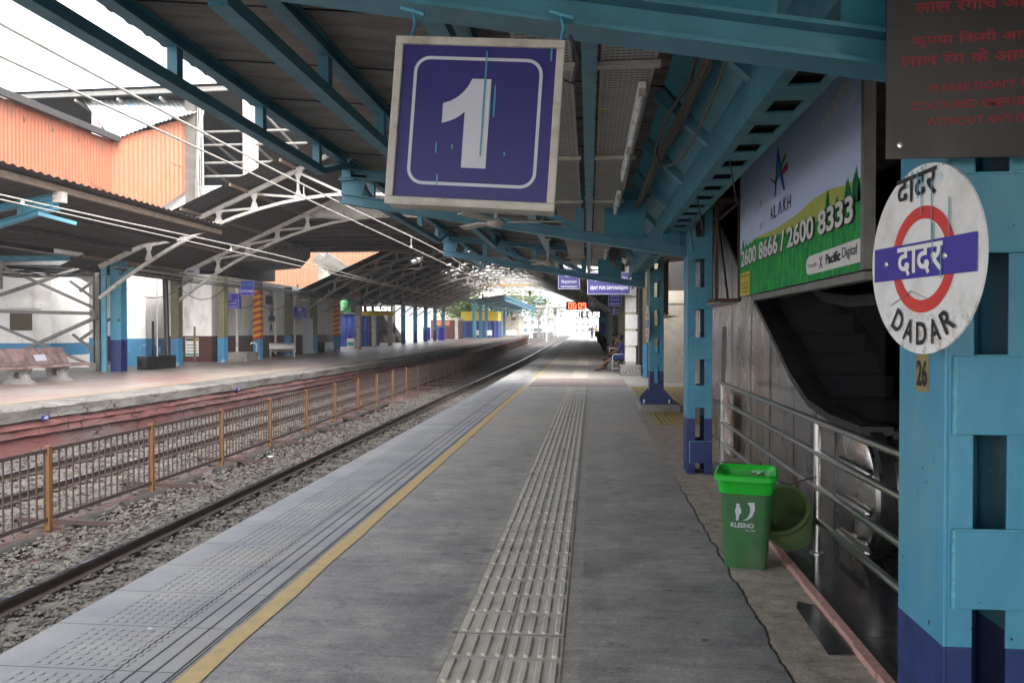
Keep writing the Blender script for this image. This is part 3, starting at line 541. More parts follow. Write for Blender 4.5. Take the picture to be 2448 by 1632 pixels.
def make_frame(y, lab, web=True):
    t = thing('canopy_truss', lab, 'truss', (1.06,y,2.4), 'canopy trusses of the near platform')
    zc = lambda x: 2.41+(x-1.06)*-.168
    b = MB(); b.ibeam((-2.82,y,zc(-2.82)),(1.06,y,zc(1.06)),.15,.115,.014); b.build('bottom_chord', 'teal', t)
    b = MB(); b.ibeam((-2.82,y,3.345),(.17,y,3.06),.15,.10,.012); b.ibeam((.17,y,3.06),(1.06,y,3.05),.15,.11,.014); b.build('top_chord', 'teal', t)
    b = MB(); b.prism([(-2.82,zc(-2.82)),(-2.60,zc(-2.60)),(-2.52,3.32),(-2.82,3.34)], (0,y-.006,0), (1,0,0), (0,0,1), (0,1,0), .012); b.build('end_plate', 'teal', t)
    for x in (-2.0,-1.05,-.1):
        b = MB(); zt = 3.345-(x+2.82)*.095; b.box(x-.045,x+.045,y-.05,y+.05,zc(x)+.04,zt-.04); b.build('web_post', 'teal', t)
    for x0, x1 in ((-1.98,-1.06),(-1.02,-.12)):
        b = MB(); b.bar((x0,y+.02,3.345-(x0+2.82)*.095-.06),(x1,y+.02,zc(x1)+.08),.05,.07); b.build('diagonal', 'teal', t)
    b = MB(); b.prism([(.17,zc(.17)+.05),(.60,zc(.60)+.05),(.64,3.02),(.17,3.02)], (0,y-.012,0), (1,0,0), (0,0,1), (0,1,0), .024); b.build('web_plate', 'teal2', t)
    b = MB(); b.prism([(.80,zc(.80)+.05),(1.06,zc(1.06)+.05),(1.06,3.02),(.84,3.02)], (0,y-.012,0), (1,0,0), (0,0,1), (0,1,0), .024); b.box(.985,1.0,y-.05,y+.05,zc(1.0)+.05,3.02); b.build('web_plate', 'teal2', t)
    return t
labs = ['canopy truss behind the camera', 'nearest blue canopy truss, carrying the big platform number sign', 'second blue canopy truss, its box end beside the number sign', 'third blue canopy truss, above the disability seat signs', '']
for y, l in zip(FRY, labs): make_frame(y, l)
def purlin(x, y0, y1, i, lab):
    zt = zs(x)-.075; zb = zt-.285; t = thing('purlin_truss', lab, 'purlin', (x,y0,zb), 'trussed purlins under the canopy'); a, c = y0+.06, y1-.06
    b = MB(); b.ibeam((x,a,zt),(x,c,zt),.10,.10,.012); b.build('top_chord', 'teal', t)
    b = MB(); ka, kc = a+.85, c-.85; b.bar((x,ka,zb),(x,kc,zb),.10,.075); b.bar((x,a,zt-.05),(x,ka+.03,zb),.09,.06); b.bar((x,c,zt-.05),(x,kc-.03,zb),.09,.06); b.build('bottom_chord', 'teal', t)
    for k in range(4):
        y = ka+.12+(kc-ka-.24)*k/3; b = MB(); b.box(x-.035,x+.035,y-.04,y+.04,zb+.03,zt-.03); b.build('strut', 'teal', t)
    b = MB(); b.box(x-.05,x+.05,y0-.05,y0+.05,zt-.20,zt-.05); b.box(x-.09,x+.09,y0-.07,y0+.07,zt-.215,zt-.2); b.build('seat_bracket', 'teal', t)
PX = (-2.75,-1.72,-.72); pn = ['over the track edge','in the middle of the roof','nearest the cable trays']
bn = ['behind the camera','by the big number sign','in the second bay','in the farthest bay']
FRY.append(21.5)
for i in range(4):
    for x, nm in zip(PX, pn): purlin(x, FRY[i], FRY[i+1], i, 'blue trussed purlin %s, %s' % (nm, bn[i]))
# long middle beam, trays, gutter panels
b = MB(); b.ibeam((0,-3,2.93),(0,20.5,2.93),.075,.13,.01); tag(b.build('longitudinal_beam', 'teal'), 'narrow light blue beam running between the two perforated cable trays', 'beam')
def tray(x0, x1, z, lab):
    t = thing('cable_tray', lab, 'cable tray', ((x0+x1)/2,9,z), 'perforated cable trays'); b = MB(); b.box(x0,x1,-3,16.2,z,z+.006); b.box(x0,x0+.004,-3,16.2,z+.006,z+.06); b.box(x1-.004,x1,-3,16.2,z+.006,z+.06); b.build('tray_sheet', 'tray', t)
    b = MB(); y = 2.75; r = 0; nsl = 9
    while y < 13:
        for k in range(nsl):
            x = x0+.028+(x1-x0-.056)*(k+.5*(r % 2)*.0)/(nsl-1); b.add([(x-.0105,y-.0045,z-.0012),(x+.0105,y-.0045,z-.0012),(x+.0105,y+.0045,z-.0012),(x-.0105,y+.0045,z-.0012)], [(0,1,2,3)])
        y += .042 if y < 8 else .06; r += 1
    b.build('slots', 'slot', t)
    for y in (4.05,6.2,8.3,11.4,14.5,17.6): b = MB(); b.box(x0-.05,x1+.02,y-.03,y+.03,z-.028,z-.004); b.build('hanger_strap', 'signframe', t)
    b = MB()
    b = MB(); 
    for y in (4.9,6.75): b.add([(x0,y-.02,z-.0022),(x0+.07,y-.02,z-.0022),(x0+.07,y+.02,z-.0022),(x0,y+.02,z-.0022)], [(0,1,2,3)])
    b.build('yellow_mark', 'yellow', t)
tray(.055,.335,2.90,'right hand perforated cable tray with tube lights beneath it'); tray(-.36,-.085,2.90,'left hand perforated cable tray partly behind the big number sign')
def tube_light(x, y0, L, z, lab):
    t = thing('tube_light', lab, 'light', (x,y0,z), 'unlit tube lights'); b = MB(); b.box(x-.02,x+.02,y0,y0+L,z-.005,z+.03); b.build('fitting', 'white', t); b = MB(); b.tube([(x,y0+.03,z-.025),(x,y0+L-.03,z-.025)], .019, 12); b.build('tube', 'tube', t, smooth=50)
    b = MB(); b.box(x-.018,x+.018,y0,y0+.03,z-.045,z-.005); b.box(x-.018,x+.018,y0+L-.03,y0+L,z-.045,z-.005); b.build('end_cap', 'signframe', t)
for i, (y, L) in enumerate(((2.72,.35),(4.35,1.25),(5.75,1.1),(7.7,1.1),(10.5,1.2),(13.2,1.2))): tube_light(.285,y,L,2.862,['stub of a tube light by the nearest truss','longest unlit tube light under the right cable tray','second unlit tube light beyond the longest one','third unlit tube light along the cable tray','small distant tube light under the tray','fifth distant tube light under the tray','farthest tube light under the tray'][i])
t = thing('gutter_lining', 'dark blue sloping gutter panels with cross ribs beside the cable trays', 'gutter', (.7,8,2.9))
for k in range(13):
    y = -3+1.42*k; b = MB(); b.add([(.50,y+.03,3.20),(.80,y+.03,2.86),(.80,y+1.34,2.86),(.50,y+1.34,3.20),(.505,y+.03,3.215),(.805,y+.03,2.875),(.805,y+1.34,2.875),(.505,y+1.34,3.215)], [(0,1,2,3),(4,5,6,7),(0,1,5,4),(2,3,7,6)]); b.build('lining_panel', 'teal2', t)
    b = MB(); b.bar((.46,y,3.16),(.82,y,2.83),.08,.07); b.build('cross_rib', 'teal', t)
t = thing('gutter_beam', 'blue box beam with a row of square holes above the advertisement', 'beam', (.95,8,2.6))
b = MB(); y = -3.
b.box(.80,.812,-3,16.3,2.62,2.95); b.box(1.03,1.045,-3,16.3,2.62,3.3); b.box(.812,.86,-3,16.3,2.62,2.632); b.box(1.0,1.03,-3,16.3,2.62,2.632)
while y < 16: b.box(.86,1.0,y,y+.22,2.62,2.632); y += .44
b.build('beam_shell', 'teal', t); b = MB(); b.box(.82,1.02,-3,16.3,2.66,2.67); b.build('hollow_shade', 'slot', t)  # near-black sheet stands in for the shade inside the hollow beam
b = MB(); 
for k in range(42): b.box(.798,.80,-2.8+.44*k,-2.62+.44*k,2.665,2.685)
b.build('weld_marks', 'blue', t)
# cables
def cable(name, pts, r, lab, m='cable', n=7): b = MB(); b.tube(pts, r, n); return tag(b.build(name, m, smooth=60, org=pts[0]), lab, 'cable')
def sag(p, q, d, n=10): p, q = Vector(p), Vector(q); return [tuple(p+(q-p)*i/n-Vector((0,0,d*4*(i/n)*(1-i/n)))) for i in range(n+1)]
t = thing('cable_bundle', 'thick frayed grey bundle of cables strung along the gutter panels', 'cable bundle', (.6,5,2.9))
for k in range(7):
    pts = []; 
    for i in range(26): y = 2.6+i*.5; pts.append((.60+.022*math.cos(k*.9+y*.8)+.03*math.sin(y*.55)-.004*y, y, 2.955+.022*math.sin(k*.9+y*.8)-.04*abs(math.sin(y*.98))))
    b = MB(); b.tube(pts, .013, 6); b.build('cable_strand', 'wood', t, smooth=60)
cable('loose_cable', [(.47,2.75,2.96),(.50,3.6,2.90),(.52,4.2,2.84),(.46,4.9,2.83),(.47,5.8,2.84),(.56,6.4,2.86)], .011, 'black loose cable looping down beside the right tray')
cable('hanging_wire', sag((.66,3.9,2.86),(.57,6.3,2.84),.16), .008, 'thin brown cable drooping below the cable bundle', 'wood')
cable('sign_wire', [(-.06,2.5,2.47),(-.035,2.5,2.40),(-.05,2.5,2.32),(-.085,2.48,2.33),(-.09,2.47,2.42)], .006, 'short black wire loop at the top corner of the number sign')
for k, (x, y, zz) in enumerate(((.92,5.1,2.35),(.9,6.4,2.3),(.98,7.6,2.3))): cable('drop_wire', [(x-.06,y,3.0),(x-.05,y,zz+.3),(x,y,zz)], .005, ['thin wire hanging from the gutter above the advertisement, nearest of three','thin wire hanging from the gutter, middle of three','thin wire hanging from the gutter beside the empty sign frame'][k])
t = thing('coiled_rope', 'knotted brown cable loop hanging from the third canopy truss', 'cable coil', (.5,15.2,3.2))
for k in range(3):
    b = MB(); b.tube([(.36+.05*k+.10*(q/12), 15.2+.015*k, 3.2-(.38+.05*k)*math.sin(math.pi*q/12)) for q in range(13)], .013, 6); b.build('rope_strand', 'rope', t, smooth=60)
# columns
def column(x, y, lab, zt=2.95, plinth=None, zlow=0.):
    t = thing('platform_column', lab, 'column', (x+.133,y+.175,0), 'battened blue columns of the near platform'); z0 = zlow
    def ch(z0, z1, m, nm):
        b = MB()
        for xa, xb in ((x,x+.012),(x+.253,x+.265)): b.box(xa,xb,y,y+.35,z0,z1)
        for xa, xb in ((x+.012,x+.085),(x+.18,x+.253)): b.box(xa,xb,y+.002,y+.012,z0,z1); b.box(xa,xb,y+.338,y+.348,z0,z1)
        return b.build(nm, m, t, bev=.003)
    ch(z0+.60, zt, 'blue', 'shaft'); ch(z0, z0+.60, 'navy', 'painted_foot')
    for z in (z0+.12, z0+.72, z0+1.24, z0+1.78, z0+2.32):
        for yy in (y-.012, y+.35):
            if zt > 2.9 and y < 10 and y > 0 and yy < y: b = MB(); b.box(x+.022,x+.0279,yy-.001,yy+.012,z,z+.235); b.box(x+.028,x+.26,yy+.001,yy+.012,z+.2352,z+.2385); b.build('weld_bead', 'bead', t)
            if z+.21 > zt: continue
            b = MB(); b.box(x+.028,x+.26,yy,yy+.012,z,z+.235); b.build('batten_plate', 'navy' if z < z0+.4 else 'blue', t, bev=.003)
    return t
C26 = column(1.06, 2.49, 'big blue column in the corner stencilled 26, holding the round name sign')
b = MB(); b.add([(1.0588,2.60,1.355),(1.0588,2.70,1.355),(1.0588,2.70,1.475),(1.0588,2.60,1.475)], [(0,1,2,3)]); b.build('stencil_patch', mat('stencil_ochre', (.26,.22,.09), .7, var=.2), C26); text('26', 'number', 'letblack', C26, (1.0575,2.65,1.415), (0,-1,0), (0,0,1), .085, .08, .035)
random.seed(17); b = MB()
for k in range(16):
    zc2 = random.uniform(.62,2.3); yc = random.uniform(2.5,2.83); r_ = random.uniform(.0015,.006); b.add([(1.0592,yc+r_*math.cos(q)*random.uniform(.5,1.3),zc2+r_*1.6*math.sin(q)*random.uniform(.5,1.3)) for q in (0,1,2,3,4,5)], [tuple(range(6))])
b.build('paint_chips', 'chip', C26); b = MB()
for k in range(12):
    zc2 = random.uniform(.3,2.0); xc = random.uniform(1.09,1.31); r_ = random.uniform(.0012,.004); b.add([(xc+r_*math.cos(q)*random.uniform(.5,1.3),2.4768,zc2+r_*1.5*math.sin(q)) for q in (0,1,2,3,4,5)], [tuple(range(6))])
b.build('paint_chips', 'chip', C26)
C2 = column(1.06, 8.73, 'blue column with navy foot beside the empty brown sign frame')
b = MB(); b.box(1.14,1.19,8.70,8.718,.80,.93); b.build('lock_hasp', 'blue', C2)
C3 = column(1.16, 15.4, 'blue column bolted to a rough stone plinth, with a round sign edge-on', zlow=.17)
b = MB()
for yy in (15.37,15.76): b.prism([(1.0,.165),(1.585,.165),(1.585,.26),(1.44,.42),(1.145,.42),(1.0,.26)], (0,yy,0), (1,0,0), (0,0,1), (0,1,0), .014)
b.box(.98,1.60,15.3,15.85,.155,.17); b.build('base_plate', 'navy', C3)
for x in (1.05,1.53): b = MB(); b.tube([(x,15.34,.17),(x,15.34,.24)], .018, 8); b.build('anchor_bolt', 'steel', C3)
b = MB(); b.box(.97,1.72,15.2,16.5,0,.155); tag(b.build('stone_plinth', 'concrete', bev=.02, org=(1.3,15.8,0)), 'rough low stone plinth under the third blue column', 'plinth')
column(1.06,-3.8,'blue column behind the camera')
# white tiled column, green columns, walls
t = thing('tiled_column', 'white cracked tile-clad column numbered 32 behind the metal bench', 'column', (1.45,28.2,0))
b = MB(); b.box(1.28,1.62,28,28.5,.32,4.2); b.build('column_core', 'cream', t)
for k in range(6):
    z = .45+k*.58; b = MB(); b.box(1.265,1.635+.05*(k in (1,2)),27.985,28.5,z,z+.5); b.build('white_tile', 'white', t, bev=.01)
text('32', 'number', 'letblack', t, (1.45,27.98,3.1), (1,0,0), (0,0,1), .2, None, .02)
b = MB(); b.box(1.10,1.80,27.6,29,0,.36); tag(b.build('terrazzo_block', mat('terrazzo', (.30,.29,.28), .7, var=.3, scale=18, col2=(.09,.09,.09), cut=(.5,.58)), bev=.03, org=(1.45,28,0)), 'speckled terrazzo block at the foot of the white tiled column', 'plinth')
for k, y in enumerate((23.4,26.6,31.5,36.5,41.5,47)):
    t = thing('green_column', 'olive green steel column with a blue foot, %s' % ['just past the third blue column','beside the white tiled column','first one beyond the metal bench','second one beyond the metal bench','third one beyond the metal bench','last one in the dark row'][k], 'column', (1.95,y,0)); b = MB(); b.ibeam((1.95,y,1.1),(1.95,y,4.3),.34,.34,.04,(0,1,0)); b.build('shaft', 'olive', t); b = MB(); b.ibeam((1.95,y,0),(1.95,y,1.1),.34,.34,.04,(0,1,0)); b.build('painted_foot', 'dado', t)
b = MB(); b.box(2.0,6,24.0,24.2,0,2.35); b.box(2.0,6,23.97,24.2,2.35,2.42); b.box(1.9,6,24.25,24.35,2.42,2.75); tag(b.build('cream_wall', 'cream', org=(3,24,0)), 'stained cream wall behind the third blue column', 'wall')
b = MB(); b.box(1.9,2.0,24.2,90,0,4.3); tag(b.build('corrugated_hoarding', 'dsheet', org=(1.95,40,0)), 'dark fluted hoarding running along the rear of the platform', 'wall')
t = thing('hoarding_pipes', 'row of vertical pale pipes on the dark hoarding behind the bench', 'pipes', (1.86,40,0))
for k in range(16): b = MB(); b.tube([(1.86,30+k*1.3,.1),(1.86,30+k*1.3,4.2)], .035, 8); b.build('pipe', 'olive' if k % 3 else 'steelg', t, smooth=60)
# escalator on the right
t = thing('escalator', 'dark stopped escalator with dented stainless cladding behind the railing', 'escalator', (2.4,7,0))
up = [(5.5,.86),(6.2,.87),(6.8,.93),(7.4,1.12),(8.1,1.45),(9.34,2.02),(12,3.36),(14.5,4.6)]
b = MB()
def clad(u, v):
    y = 5.6+u*8.9; zt = interp(up, y); w = .008*math.sin(y*2.3)*math.sin(v*4+y); return (1.83+w, y, .02+(zt-.02)*v)
b.grid(clad, 60, 8); b.build('side_cladding', 'panel', t, smooth=50)
b = MB()
for y in (6.1,6.6,7.3,8.25,9.2,10.4): b.box(1.822,1.826,y,y+.008,.02,interp(up,y)-.01)
b.build('panel_joint', 'slot', t)
def strip(x0, x1, dz0, dz1, nm, m, sm=0):
    b = MB(); n = len(up)
    for y, z in up: b.v += [(x0,y,z+dz0),(x1,y,z+dz0),(x1,y,z+dz1),(x0,y,z+dz1)]
    for i in range(n-1):
        for k in range(4): a = i*4+k; c = i*4+(k+1) % 4; b.f.append((a,c,c+4,a+4)); b.mi.append(0)
    b.f += [(0,1,2,3)]; b.mi.append(0); return b.build(nm, m, t, smooth=sm)
strip(1.81,2.02,-.01,.05,'deck_trim','plate'); strip(1.95,1.965,.05,.86,'glass_balustrade','clearglass'); strip(1.92,1.995,.86,.94,'handrail','black')
strip(3.02,3.035,-.3,.86,'glass_balustrade','dglass'); strip(2.99,3.07,.86,.94,'handrail','black'); strip(2.02,2.05,-.6,.02,'skirt_panel','plate')
b = MB(); b.lathe([(.001,0),(.40,0),(.43,.02),(.43,.30),(.40,.32),(.001,.32)], (1.81,5.70,.45), (1,0,0), 40); b.build('newel_drum', 'panel', t, smooth=35)
b = MB(); b.lathe([(.43,.05),(.47,.06),(.47,.14),(.43,.15)], (1.81,5.70,.45), (1,0,0), 40); b.build('handrail_return', 'black', t, smooth=35)
for i in range(18):
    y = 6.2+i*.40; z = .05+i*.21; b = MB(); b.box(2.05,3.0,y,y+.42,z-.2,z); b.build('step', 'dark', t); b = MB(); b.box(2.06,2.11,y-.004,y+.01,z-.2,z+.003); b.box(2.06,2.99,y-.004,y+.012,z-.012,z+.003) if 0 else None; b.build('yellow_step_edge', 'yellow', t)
b = MB(); b.box(2.05,3.0,4.0,6.2,.02,.03); b.build('landing_plate', 'plate', t)
for z in (.65,.40,.15):
    b = MB(); b.tube([(1.75,5.15,z),(1.75,5.165,z),(1.75,5.19,z),(1.75,5.72,z)], [.004,.02,.032,.032], 12); b.tube([(1.75,5.6,z),(1.82,5.6,z)], .02, 8); b.tube([(1.75,5.4,z),(1.82,5.4,z)], .02, 8); b.build('guard_tube', 'steel', t, smooth=50)
b = MB(); b.box(2.3,6,24.4,24.5,2.75,6); tag(b.build('sky_blocker', 'dsheet', org=(4,24.4,3)), 'dark screen added above the stained cream wall to block bright sky', 'wall')  # added dark sheet, hides the bright sky above the cream wall
b = MB(); b.box(3.6,3.7,-4,24,0,5); b.box(1.9,3.6,14.6,14.7,0,5); tag(b.build('escalator_shade_wall', 'dark', org=(3.6,10,0)), 'wall added to keep the escalator shaft dark, shade painted near-black', 'wall')  # added enclosure keeps light out; its shade is painted near-black
b = MB(); b.prism([(5,3.2),(14.6,5.2),(14.6,5.3),(5,3.3)], (1.6,0,0), (0,1,0), (0,0,1), (1,0,0), 2.0); b.box(1.62,1.66,3.6,14.6,3.06,3.4); tag(b.build('escalator_shade_soffit', 'dark', org=(2.6,9,3)), 'sloping ceiling added to darken the escalator, shade painted near-black', 'ceiling')  # added ceiling and strip, with the shade put into a near-black colour
t = thing('rusted_panel', 'rust stained white panel leaning behind the railing by the second column', 'panel', (1.75,10.5,0)); b = MB(); b.bar((1.74,9.9,.4),(1.74,10.7,.38),.03,.75); b.build('sheet', mat('rust_stained_white', (.6,.56,.52), .7, var=.2, dirt=(.22,.07,.04), dscale=3, dcut=(.42,.6)), t); b = MB(); b.bar((1.72,10.6,.0),(1.72,10.35,1.6),.05,.05); b.build('leg_strut', 'steelg', t)
t = thing('steel_railing', 'four-bar stainless steel railing in front of the escalator', 'railing', (1.56,6,0))
for y in (1.75,5.62,9.5):
    b = MB(); b.tube([(1.56,y,.02),(1.56,y,.92)], .024, 14); b.lathe([(.024,.022),(.05,.022),(.05,.03),(.024,.036)], (1.56,y,0), (0,0,1), 16); b.build('railing_post', 'steel', t, smooth=50)
for z, yy in ((.93,9.9),(.715,9.5),(.48,9.5),(.25,9.5)):
    b = MB(); b.tube([(1.56,1.0,z),(1.56,yy,z)], .023, 14); b.build('railing_tube', 'steel', t, smooth=50)
b = MB(); b.tube([(1.56,9.5,.715),(1.30,9.6,.715)], .023, 10); b.build('end_stub', 'steel', t, smooth=50)
# bin and basket
t = thing('litter_bin', 'tall green square litter bin with a bright green bag over its rim', 'bin', (1.05,5.42,0), rot=(R(1.5),0,R(-13)), local=True)
def rr_ring(w, d, r, z, n=5, sx=0): return [(x+sx, y, z) for x, y in rrect(w, d, r, n)]
def shell(rings): 
    b = MB(); n = len(rings[0])
    for q in rings: b.v += q
    for i in range(len(rings)-1):
        for k in range(n): a = i*n+k; c = i*n+(k+1) % n; b.f.append((a,c,c+n,a+n)); b.mi.append(0)
    return b, n
b, n = shell([rr_ring(.265,.28,.05,0), rr_ring(.335,.36,.06,.54)]); b.f.append(tuple(range(n-1,-1,-1))); b.mi.append(0); b.build('bin_body', 'bin', t, smooth=50)
b, n = shell([rr_ring(.342,.367,.06,.50), rr_ring(.365,.39,.065,.575), rr_ring(.40,.42,.07,.585), rr_ring(.40,.42,.07,.615), rr_ring(.37,.39,.065,.625), rr_ring(.32,.345,.055,.59), rr_ring(.28,.31,.05,.25)]); b.f.append(tuple(range((len(b.v)-n), len(b.v)))); b.mi.append(0); b.build('bag_liner', 'liner', t, smooth=50)
b = MB(); random.seed(3)
for k in range(5): b.add([(.06+random.uniform(-.06,.06),.05+random.uniform(-.07,.07),.53+random.uniform(-.03,.09)) for _ in range(6)], [(0,1,2),(0,2,3),(3,2,4),(1,4,2),(4,5,3),(0,5,1)])
b.build('crumpled_bag', mat('clear_green_plastic', (.35,.60,.35), .15, var=.1), t)
nz = .33; 
b = MB(); yq = -.165-.0
def fpt(u, z): return (u, -(.14+.04*z/.54)-.003, z)
sw = [(.03,.455),(.075,.46),(.078,.41),(.06,.365),(.03,.34),(.0,.335),(.03,.352),(.048,.39),(.048,.43)]
b.v += [fpt(x-.02, z-.01) for x, z in sw]; b.f += [(0,1,8),(1,2,7,8),(2,3,6,7),(3,4,5,6)]; b.mi += [0]*4
man = [(-.055,.335),(-.04,.335),(-.035,.37),(-.02,.39),(-.025,.42),(-.035,.425),(-.03,.44),(-.045,.45),(-.055,.44),(-.052,.425),(-.062,.40),(-.055,.37)]
k0 = len(b.v); b.v += [fpt(x-.005, z-.01) for x, z in man]; b.f.append(tuple(range(k0, k0+len(man)))); b.mi.append(0); b.build('emblem', 'signwhite', t)
tl = .04/.54; text('KLEENO', 'lettering', 'signwhite', t, (-.02,-.14-.04*.295/.54-.006,.295), (1,0,0), (0,-tl,1), .032, .145, .03); text('by cello', 'lettering', 'signwhite', t, (.03,-.14-.04*.26/.54-.006,.262), (1,0,0), (0,-tl,1), .017, .06, .01)
text('KLEENO', 'lettering', 'signwhite', t, (-.1325-.035*.33/.54-.006,-.02,.33), (0,-1,0), (-.07,0,1), .03, .13, .03)
b = MB(); b.v += [(-.1325-.035*z/.54-.004, -x, z) for x, z in [(.0,.44),(.06,.46),(.06,.40),(.03,.36),(-.02,.36),(.02,.39)]]; b.f = [(0,1,2),(0,2,5),(2,3,5),(3,4,5)]; b.mi = [0]*4; b.build('emblem', 'signwhite', t)
t = thing('plastic_basket', 'dull green ribbed tub tipped on its side behind the litter bin', 'tub', (1.37,5.66,.225), rot=tuple(Vector((-.42,-.60,.68)).to_track_quat('Z','Y').to_euler()), local=True)
b = MB(); pr = [(.0,-.15),(.12,-.15)]
for k in range(5): z = -.14+k*.05; pr += [(.14+.010*k,z),(.152+.010*k,z+.018),(.14+.010*k,z+.04)]
pr += [(.20,.13),(.20,.16),(.175,.16),(.17,.12),(.12,-.11),(.0,-.11)]; b.lathe(pr, (0,0,0), (0,0,1), 36); b.build('tub_body', 'basket', t, smooth=50)
cable('tie_wire', [(1.22,5.35,.57),(1.32,5.4,.53),(1.42,5.5,.54),(1.55,5.6,.55),(1.585,5.63,.54)], .004, 'thin dark wire tying the litter bin to the railing post')
# ------------------------------------------------------------------ signs near
AX, AZ = (1,0,0), (0,0,1)
t = thing('platform_number_sign', 'large square violet blue sign with a white 1, hanging tilted from the nearest truss', 'sign', (-.355,2.46,2.195), rot=(R(-3),R(3.6),R(0)), local=True)
w = .525; h = w/2
b = MB(); b.box(-h,h,0,.09,-h,h); b.build('box_body', 'signframe', t, bev=.004)
b = MB(); f_ = .022
for a in ((-h-.004,h+.004,-h-.004,-h+f_),(-h-.004,h+.004,h-f_,h+.004),(-h-.004,-h+f_,-h+f_,h-f_),(h-f_,h+.004,-h+f_,h-f_)): b.box(a[0],a[1],-.012,.004,a[2],a[3])
b.build('rim', 'signframe', t, bev=.004)
b = MB(); flat(b, [(-h+f_,-h+f_),(h-f_,-h+f_),(h-f_,h-f_),(-h+f_,h-f_)], (0,-.002,0), AX, AZ); b.build('face', 'signblue', t)
b = MB(); ringf(b, rrect(.405,.405,.05,6,0,.003), rrect(.385,.385,.04,6,0,.003), (0,-.004,0), AX, AZ); b.build('white_border', 'signwhite', t)
one = [(-.018,.138),(.042,.138),(.042,-.142),(-.035,-.142),(-.035,.034),(-.048,.022),(-.064,.011),(-.084,.002),(-.105,-.004),(-.105,.058),(-.082,.066),(-.062,.078),(-.045,.093),(-.030,.113)]
b = MB(); flat(b, one, (.002,-.004,0), AX, AZ); b.build('numeral', 'signwhite', t)
b = MB()
for x, z0, z1, ww in ((.025,-.105,.225,.006),(.058,.02,.12,.006),(.045,.01,.075,.005),(-.105,-.20,-.165,.005),(-.115,-.10,-.065,.005),(-.065,-.085,-.07,.005),(.10,-.10,-.088,.005),(.225,.20,.245,.006)): flat(b, [(x-ww*.4,z1),(x+ww*.4,z1),(x+ww/2,(z0+z1)/2),(x+ww*.4,z0),(x-ww*.4,z0),(x-ww/2,(z0+z1)/2)], (0,-.006,0), AX, AZ)
b.build('paint_drips', 'blue', t)
for x in (-.235,.245): b = MB(); b.tube([(x,.04,h),(x+.01,.06,h+.07),(x-.005,.08,h+.13)], .006, 8); b.tube([(x-.04,.05,h+.12),(x+.04,.05,h+.10)], .008, 8); b.build('hanger', 'blue', t)
# round name disc on column 26
ux = Vector((.174,-.985,0)); nn = Vector((-.985,-.174,0)); up_ = Vector((0,0,1)); c0 = Vector((.965,2.42,1.757))
t = thing('station_name_disc', 'round white enamel name sign with red ring and violet bar, on the corner column', 'sign', tuple(c0))
def dlay(poly, m, nm, k, hole=None):
    b = MB(); o = c0+nn*(.0012*k)
    (ringf(b, poly, hole, o, ux, up_) if hole else flat(b, poly, o, ux, up_)); return b.build(nm, m, t)
b = MB(); b.lathe([(.001,-.008),(.275,-.008),(.275,-.001),(.001,-.001)], c0, nn, 64); b.build('disc', 'discworn', t, smooth=30)
dlay(disc_poly(.155,48), 'discred', 'red_ring', 1, disc_poly(.118,48)); dlay([(-.255,-.052),(.245,-.052),(.245,.052),(-.255,.052)], 'discblue', 'name_bar', 2)
text('दादर', 'lettering', 'discwhite', t, c0+nn*.004+ux*(-.01), ux, up_, .088, .225, .02)
text('दादर', 'lettering', 'letblack', t, c0+nn*.002+up_*.212+ux*(-.03), ux+up_*.05, up_, .085, .20, .016)
for i, ch in enumerate('DADAR'):
    a = R(-90+(i-2)*17); p = c0+nn*.002+ux*(.215*math.cos(a))+up_*(.215*math.sin(a)); tx = ux*(-math.sin(a))+up_*math.cos(a); text(ch, 'lettering', 'letblack', t, p, tx, -(ux*math.cos(a)+up_*math.sin(a)), .068, .05, .025)
dlay([(-.16,-.128),(-.05,-.088),(-.045,-.09),(.05,-.12),(.12,-.158),(.05,-.122),(-.05,-.091),(-.158,-.131)], 'peel', 'crack_line', 3)
for x, z0, z1 in ((.0,.13,.24),(.05,.05,.22),(.055,-.02,.1),(.095,-.06,.03),(.13,.05,.16),(-.02,.18,.26)): dlay([(x-.002,z0),(x+.002,z0),(x+.003,z1),(x-.003,z1)], 'blue', 'paint_drip', 4)
for x in (-.185,.11): b = MB(); b.lathe([(.001,.006),(.008,.005),(.009,.002)], c0+ux*x, nn, 10); b.build('screw', 'steel', t)
# steel warning plate
t = thing('warning_plate', 'dull steel emergency notice with red lettering at the top of the corner column', 'sign', (1.25,2.42,2.4)); b = MB(); b.box(.862,1.62,2.42,2.426,2.05,3.0); b.build('plate', 'plate', t)
for s, x, z, hh in (('लाल रंगाचे आपात बटन',1.19,2.495,.04),('कृपया किसी आपात स्थिति',1.19,2.395,.042),('लाल रंग के आपात बटन',1.165,2.342,.040),("PLEASE DON'T PRESS RED",1.19,2.258,.024),('COLOURED EMERGENCY BUTTON',1.20,2.208,.024),('WITHOUT ANY EMERGENCY',1.19,2.160,.024)):
    text(s, 'lettering', 'letred', t, (x,2.4185,z), (1,0,.03), AZ, hh, {2.495:.50,2.395:.52,2.342:.53,2.258:.42,2.208:.54,2.160:.44}[z], .02)
b = MB(); b.lathe([(.001,.004),(.008,.003),(.009,0)], (.90,2.42,2.09), (0,-1,0), 10); b.build('rivet', 'steel', t)
